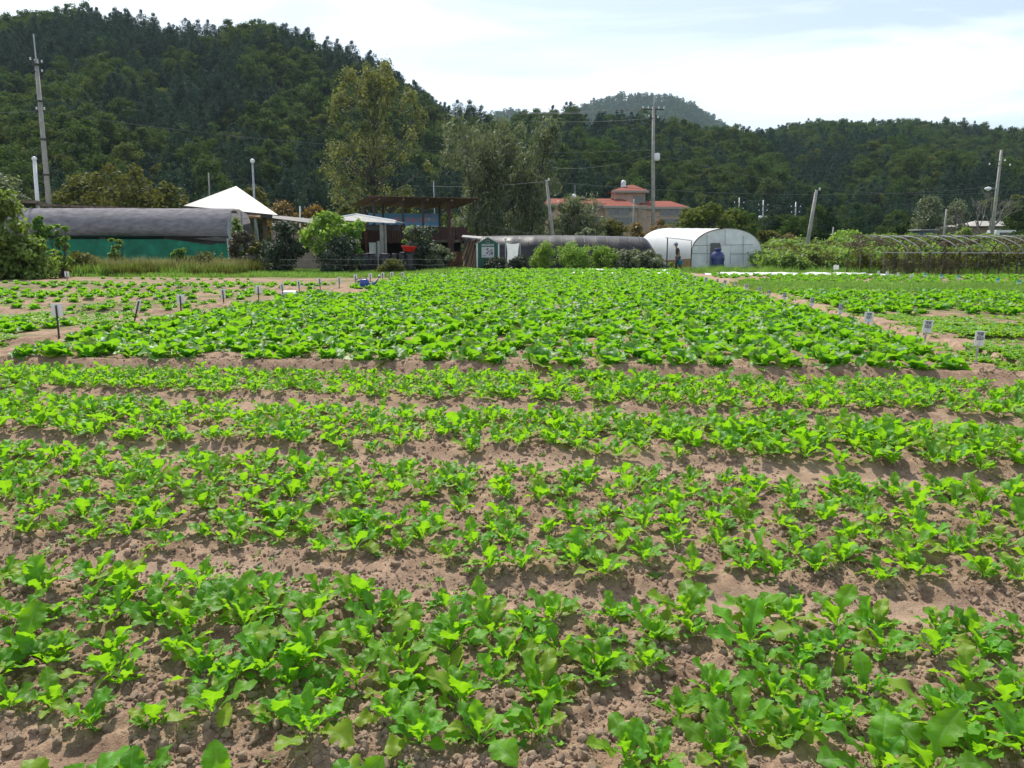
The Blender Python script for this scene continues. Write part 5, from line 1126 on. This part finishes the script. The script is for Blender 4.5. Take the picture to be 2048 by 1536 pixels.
for px, yt, yb, ybs, lean, w_, n, lb in (
    (1950, 662, 691, 738, .03, 19, '553', 'nearest grey lettered sign at the right, tallest in the picture'),
    (1845, 640, 665, 704, .10, 18, '552', 'second nearest lettered sign, leaning to the right'),
    (1734, 624, 645, 678, .0, 17, '551', 'upright lettered sign, third from the right'),
    (1677, 607, 627, 657, .04, 8, '550', 'narrow lettered sign turned edge on, fourth from the right'),
    (1620, 595, 612, 636, .07, 8, '549', 'narrow lettered sign leaning right, fifth from the right'),
    (1567, 585, 600, 616, 0, 7, '548', 'small lettered sign between the fifth and the twin signs'),
    (1537, 580, 592, 606, 0, 5, '547', 'small pale sign, nearer of two close together'),
    (1517, 574, 586, 600, .05, 7, '546', 'small pale blue sign, farther of two close together'),
    (1492, 568, 579, 590, 0, 7, '545', 'small pale sign at the end of the bare brown patch'),
    (1470, 563, 572, 584, 0, 4, '544', 'thin grey sign stake left of the small pale sign'),
    (1449, 560, 572, 582, 0, 6, '543', 'pale blue sign right of the twin upright stakes'),
    (1434, 558, 568, 580, 0, 4, '542', 'slim pale sign immediately left of the pale blue one'),
    (1411, 555, 564, 577, 0, 7, '541', 'pale blue sign at the head of the twin stakes'),
    (1389, 552, 560, 571, 0, 4, '540', 'tiny pale sign left of the twin stakes'),
    (1360, 546, 554, 563, 0, 4, '539', 'tiny farthest sign in the row near the corner of the field')):
    sign(px, yt, yb, ybs, lb, True, lean, w_, tx(n), group='lettered plot signs along the right path')
for px, yt, yb, ybs, w_, t_, lb in (
    (1671, 530, 539, 550, 11, 'paper', 'white and blue sign at the end of the white film'), (1756, 542, 549, 556, 5, 'paper', 'small white sign left of the dry hanging vines'),
    (1773, 543, 550, 559, 6, 'paper', 'small white sign before the dry hanging vines, left'), (1795, 545, 553, 560, 5, 'paper', 'thin white sign before the dry hanging vines, right'),
    (1822, 549, 557, 563, 8, 'paper', 'square white sign below the first trellis post'), (1849, 551, 558, 564, 7, 'paper', 'white sign with a green top, left one of three'),
    (1881, 554, 561, 567, 7, 'paper', 'white sign with a green top, middle one of three'), (1915, 556, 563, 569, 8, 'paper', 'white sign with a green top, right one of three'),
    (1993, 562, 570, 577, 8, 'paper', 'pale sign with a teal top below the last posts'), (2036, 566, 573, 580, 10, 'paper', 'pale sign with a teal top at the right edge of the photo')):
    th = sign(px, yt, yb, ybs, lb, True, 0, w_, None, t_, group='small signs in front of the trellis')
    if px > 1840:
        gx, gy = GP(px, ybs); z = hz(gx, gy); zt = W(px, yt, gy).z - z; mb = MB(); mb.box((0, -.022, zt - .03), (w_ / FPX * gy, .008, .09)); mb.build('green_header', M['teal'], th); th.location.z += .1
# wire fence before the shrubs
def fence():
    xs = [GX(px, 44) for px in (560, 655, 700, 750, 800, 830, 855, 895)]; th = thing('wire_fence', 'low fence of thin stakes and strings before the drums and bushes', 'fence', (xs[0], 44, 0))
    for x in xs: part(th, 'stake', M['darkmetal'], lambda m: m.tube([(x, 44, 0), (x + .02, 44, 1.05)], .014, 5))
    for z in (.55, .85): part(th, 'string', M['trim'], lambda m: m.tube([(x, 44 - .02, z + .03 * (i % 2)) for i, x in enumerate(xs)], .005, 4))
fence()
# white mulch film
M['film'] = mat('white_mulch_film', (.80, .81, .80), .4, noise=.1, nscale=2, bump=.5, bscale=8)
def film(label, u0, u1, v0, v1, holes=.0, seed=1):
    n, k = int((u1 - u0) / .12), 6; V = []
    for i in range(n + 1):
        for j in range(k):
            u = u0 + (u1 - u0) * i / n; v = v0 + (v1 - v0) * j / (k - 1) + (float(vn(u * 1.2, j, seed)) - .5) * .12; x, y = xy_of(u, v); V.append((x, y, hz(x, y) + .03 + .09 * math.sin(math.pi * j / (k - 1)) + (float(vn(u * 3, v * 3, seed)) - .5) * .05))
    F = [(i * k + j, (i + 1) * k + j, (i + 1) * k + j + 1, i * k + j + 1) for i in range(n) for j in range(k - 1) if float(vn(i * .21 + seed, j * .4, 4)) > holes]
    o = link('mulch_film', mesh_np('mulch_film', V, F, M['film'], True)); setp(o, label, 'plastic film')
film('bright white plastic film laid over a bed before the greenhouse', 6.4, 16.5, 44.6, 45.5)
film('second strip of white film just behind the first one', 7.5, 15.5, 46.3, 47.0, .25, 3)
film('broken white film at the far end of the central cabbage block', -1.5, 4.2, 41.2, 41.9, .42, 5)
film('small torn film patches in the far right corner of the cabbages', 0, 4.6, 45.3, 45.8, .35, 6)
film('short crumpled white film by the path left of the watering can', -9.75, -9.2, 24.4, 24.65, .3, 7)
# watering can
def can():
    gx, gy = GP(729, 586); z = hz(gx, gy) + .05; k = gy / FPX * CP; th = thing('watering_can', 'blue watering can with a long spout standing at the left edge of the cabbages', 'watering can', (gx, gy, z)); p = th.location
    q = lambda a, b: Vector((gx + (a - 729) * k, gy, z + (586 - b) * k))
    r = 9.5 * k
    part(th, 'body', M['bluecan'], lambda m: m.lathe((gx, gy, z), [(0, 0), (r * .95, 0), (r, .02), (r * .98, 13 * k), (r * .9, 15 * k), (r * .55, 15.6 * k), (r * .5, 15 * k)], 24), True)
    part(th, 'handle', M['blackpl'], lambda m: m.tube([q(719, 574), q(714, 575), q(713, 571), q(718, 569), q(728, 568), q(734, 568.5), q(735, 572)], .016, 8), True)
    part(th, 'spout', M['bluecan'], lambda m: m.tube([q(737, 581), q(744, 580), q(751, 579), q(758, 568)], [.05, .045, .035, .02], 10), True)
    part(th, 'brace', M['bluecan'], lambda m: m.tube([q(735, 573), q(750, 577)], .012, 6))
    part(th, 'rose', M['greymetal'], lambda m: m.tube([q(758, 568), q(760, 565), q(761.5, 563.5)], [.02, .05, .065], 12), True)
can()
# person walking beside the greenhouse
def person():
    Y = 50.5; x = GX(1355, Y); th = thing('person', 'person in dark brown shirt and pale cap walking left beside the greenhouse', 'person', (x, Y, 0))
    sk = mat('skin', (.36, .2, .13), .6, noise=.1)
    def skin(name, vs, es, rs, mt, sub=2):
        me = bpy.data.meshes.new(name); me.from_pydata(vs, es, []); me.materials.append(mt); o = link(name, me, th); md = o.modifiers.new('skin', 'SKIN'); md.use_smooth_shade = True
        for i, r_ in enumerate(rs): me.skin_vertices[0].data[i].radius = r_ if isinstance(r_, tuple) else (r_, r_)
        me.skin_vertices[0].data[0].use_root = True; s = o.modifiers.new('sub', 'SUBSURF'); s.levels = sub; s.render_levels = sub; return o
    # facing -x; stooping slightly
    V = [(0, 0, .92), (-.02, 0, 1.12), (-.05, 0, 1.32), (-.09, 0, 1.44), (-.13, 0, 1.52), (-.15, 0, 1.62), (-.16, 0, 1.69),
         (-.06, -.17, 1.38), (.02, -.2, 1.12), (-.06, -.19, .90), (-.09, -.18, .82),
         (-.06, .17, 1.38), (.08, .2, 1.13), (.03, .2, .92), (.0, .2, .84),
         (0, -.09, .86), (-.12, -.1, .48), (-.10, -.1, .09), (-.2, -.1, .04),
         (0, .09, .86), (.10, .1, .50), (.28, .1, .14), (.22, .1, .05)]
    E = [(0, 1), (1, 2), (2, 3), (3, 4), (4, 5), (5, 6), (2, 7), (7, 8), (8, 9), (9, 10), (2, 11), (11, 12), (12, 13), (13, 14), (0, 15), (15, 16), (16, 17), (17, 18), (0, 19), (19, 20), (20, 21), (21, 22)]
    Rr = [(.14, .11), (.15, .11), (.16, .12), .07, .055, .095, .085, .06, .045, .035, .025, .06, .045, .035, .025, .095, .065, .045, .035, .095, .065, .045, .035]
    body = skin('body', V, E, Rr, sk)
    for n, b in (('hand', (-.09, -.18, .82)), ('hand', (.0, .2, .84))):
        hv = [b]; he = []; hr = [.028]
        for f in range(5):
            a = (f - 2) * .012; k = len(hv); L_ = (.05, .07, .08, .07, .055)[f]
            hv += [(b[0] + a + (-.03 if f == 0 else 0), b[1], b[2] - L_ * .6), (b[0] + a - .01 - (.01 if f == 0 else 0), b[1] + .01, b[2] - L_ * 1.1)]; he += [(0, k), (k, k + 1)]; hr += [.009, .007]
        skin(n, hv, he, hr, sk, 1)
    skin('shirt', [V[0], V[1], V[2], V[3], V[7], (-.01, -.2, 1.2), V[11], (.05, .2, 1.2)], [(0, 1), (1, 2), (2, 3), (2, 4), (4, 5), (2, 6), (6, 7)], [(.17, .14), (.18, .14), (.185, .145), .09, .085, .065, .085, .065], mat('dark_brown_shirt', (.06, .045, .042), .8))
    skin('trousers', [(0, 0, .94), V[15], V[16], (-.105, -.1, .14), V[19], V[20], (.255, .1, .18)], [(0, 1), (1, 2), (2, 3), (0, 4), (4, 5), (5, 6)], [(.155, .125), .11, .08, .07, .11, .08, .07], mat('dark_blue_trousers', (.03, .04, .08), .8))
    for f, c in ((0, V[18]), (1, V[22])): part(th, 'shoe', M['blackpl'], lambda m: m.tube([Vector((x, Y, 0)) + Vector((c[0] + .12, c[1], .05)), Vector((x, Y, 0)) + Vector((c[0] + .02, c[1], .06)), Vector((x, Y, 0)) + Vector((c[0] - .1, c[1], .035))], [.045, .05, .03], 10), True)
    hc = Vector((x - .155, Y, 1.70))
    part(th, 'cap', mat('pale_blue_cap', (.30, .34, .46), .7), lambda m: (m.lathe(hc, [(.125, -.02), (.125, .04), (.09, .10), (0, .125)], 16), m.slab([hc + Vector((-.08, -.09, 0)), hc + Vector((-.08, .09, 0)), hc + Vector((-.23, .05, -.025)), hc + Vector((-.23, -.05, -.025))], .012)), True)
    part(th, 'hair', M['blackpl'], lambda m: m.lathe(hc + Vector((.02, 0, -.09)), [(.09, 0), (.112, .05), (.115, .08)], 14), True)
    part(th, 'nose', sk, lambda m: m.tube([hc + Vector((-.09, 0, -.04)), hc + Vector((-.125, 0, -.08)), hc + Vector((-.095, 0, -.09))], [.01, .018, .012], 6), True)
    for s in (-1, 1):
        part(th, 'eye', M['blackpl'], lambda m: m.lathe(hc + Vector((-.092, .035 * s, -.045)), [(0, -.008), (.01, 0), (0, .008)], 8)); part(th, 'ear', sk, lambda m: m.lathe(hc + Vector((.01, .098 * s, -.08)), [(0, -.03), (.018, 0), (0, .03)], 8))
    part(th, 'mouth', M['pink'], lambda m: m.box(hc + Vector((-.098, 0, -.12)), (.012, .04, .008)))
    bk = Vector((x + .12, Y - .25, .42)); t2 = thing('bucket', 'bright blue bucket carried by the walking person', 'bucket', bk)
    part(t2, 'pail', mat('sky_blue_plastic', (.03, .30, .62), .35), lambda m: m.lathe(bk, [(0, 0), (.11, 0), (.15, .26), (.16, .27), (.14, .26), (.10, .02), (0, .02)], 18), True)
    part(t2, 'bail', M['greymetal'], lambda m: m.tube([bk + Vector((-.15, 0, .26)), bk + Vector((-.12, .02, .36)), bk + Vector((-.1, .06, .40)), bk + Vector((.0, .02, .38)), bk + Vector((.15, 0, .26))], .006, 5))
person()

# ------------------------------------------------------------------ valley haze
mh, t_, o_ = newmat('haze_air'); pv = N(t_, 'ShaderNodeVolumePrincipled'); pv.inputs['Color'].default_value = (.62, .82, 1.0, 1); pv.inputs['Density'].default_value = .0001; pv.inputs['Anisotropy'].default_value = .2
t_.links.new(pv.outputs[0], o_.inputs['Volume'])
mb = MB(); mb.box((0, 800, 209), (5200, 2200, 430)); hzo = mb.build('haze', mh); setp(hzo, 'thin pale blue air filling the valley', None, None, 'stuff')
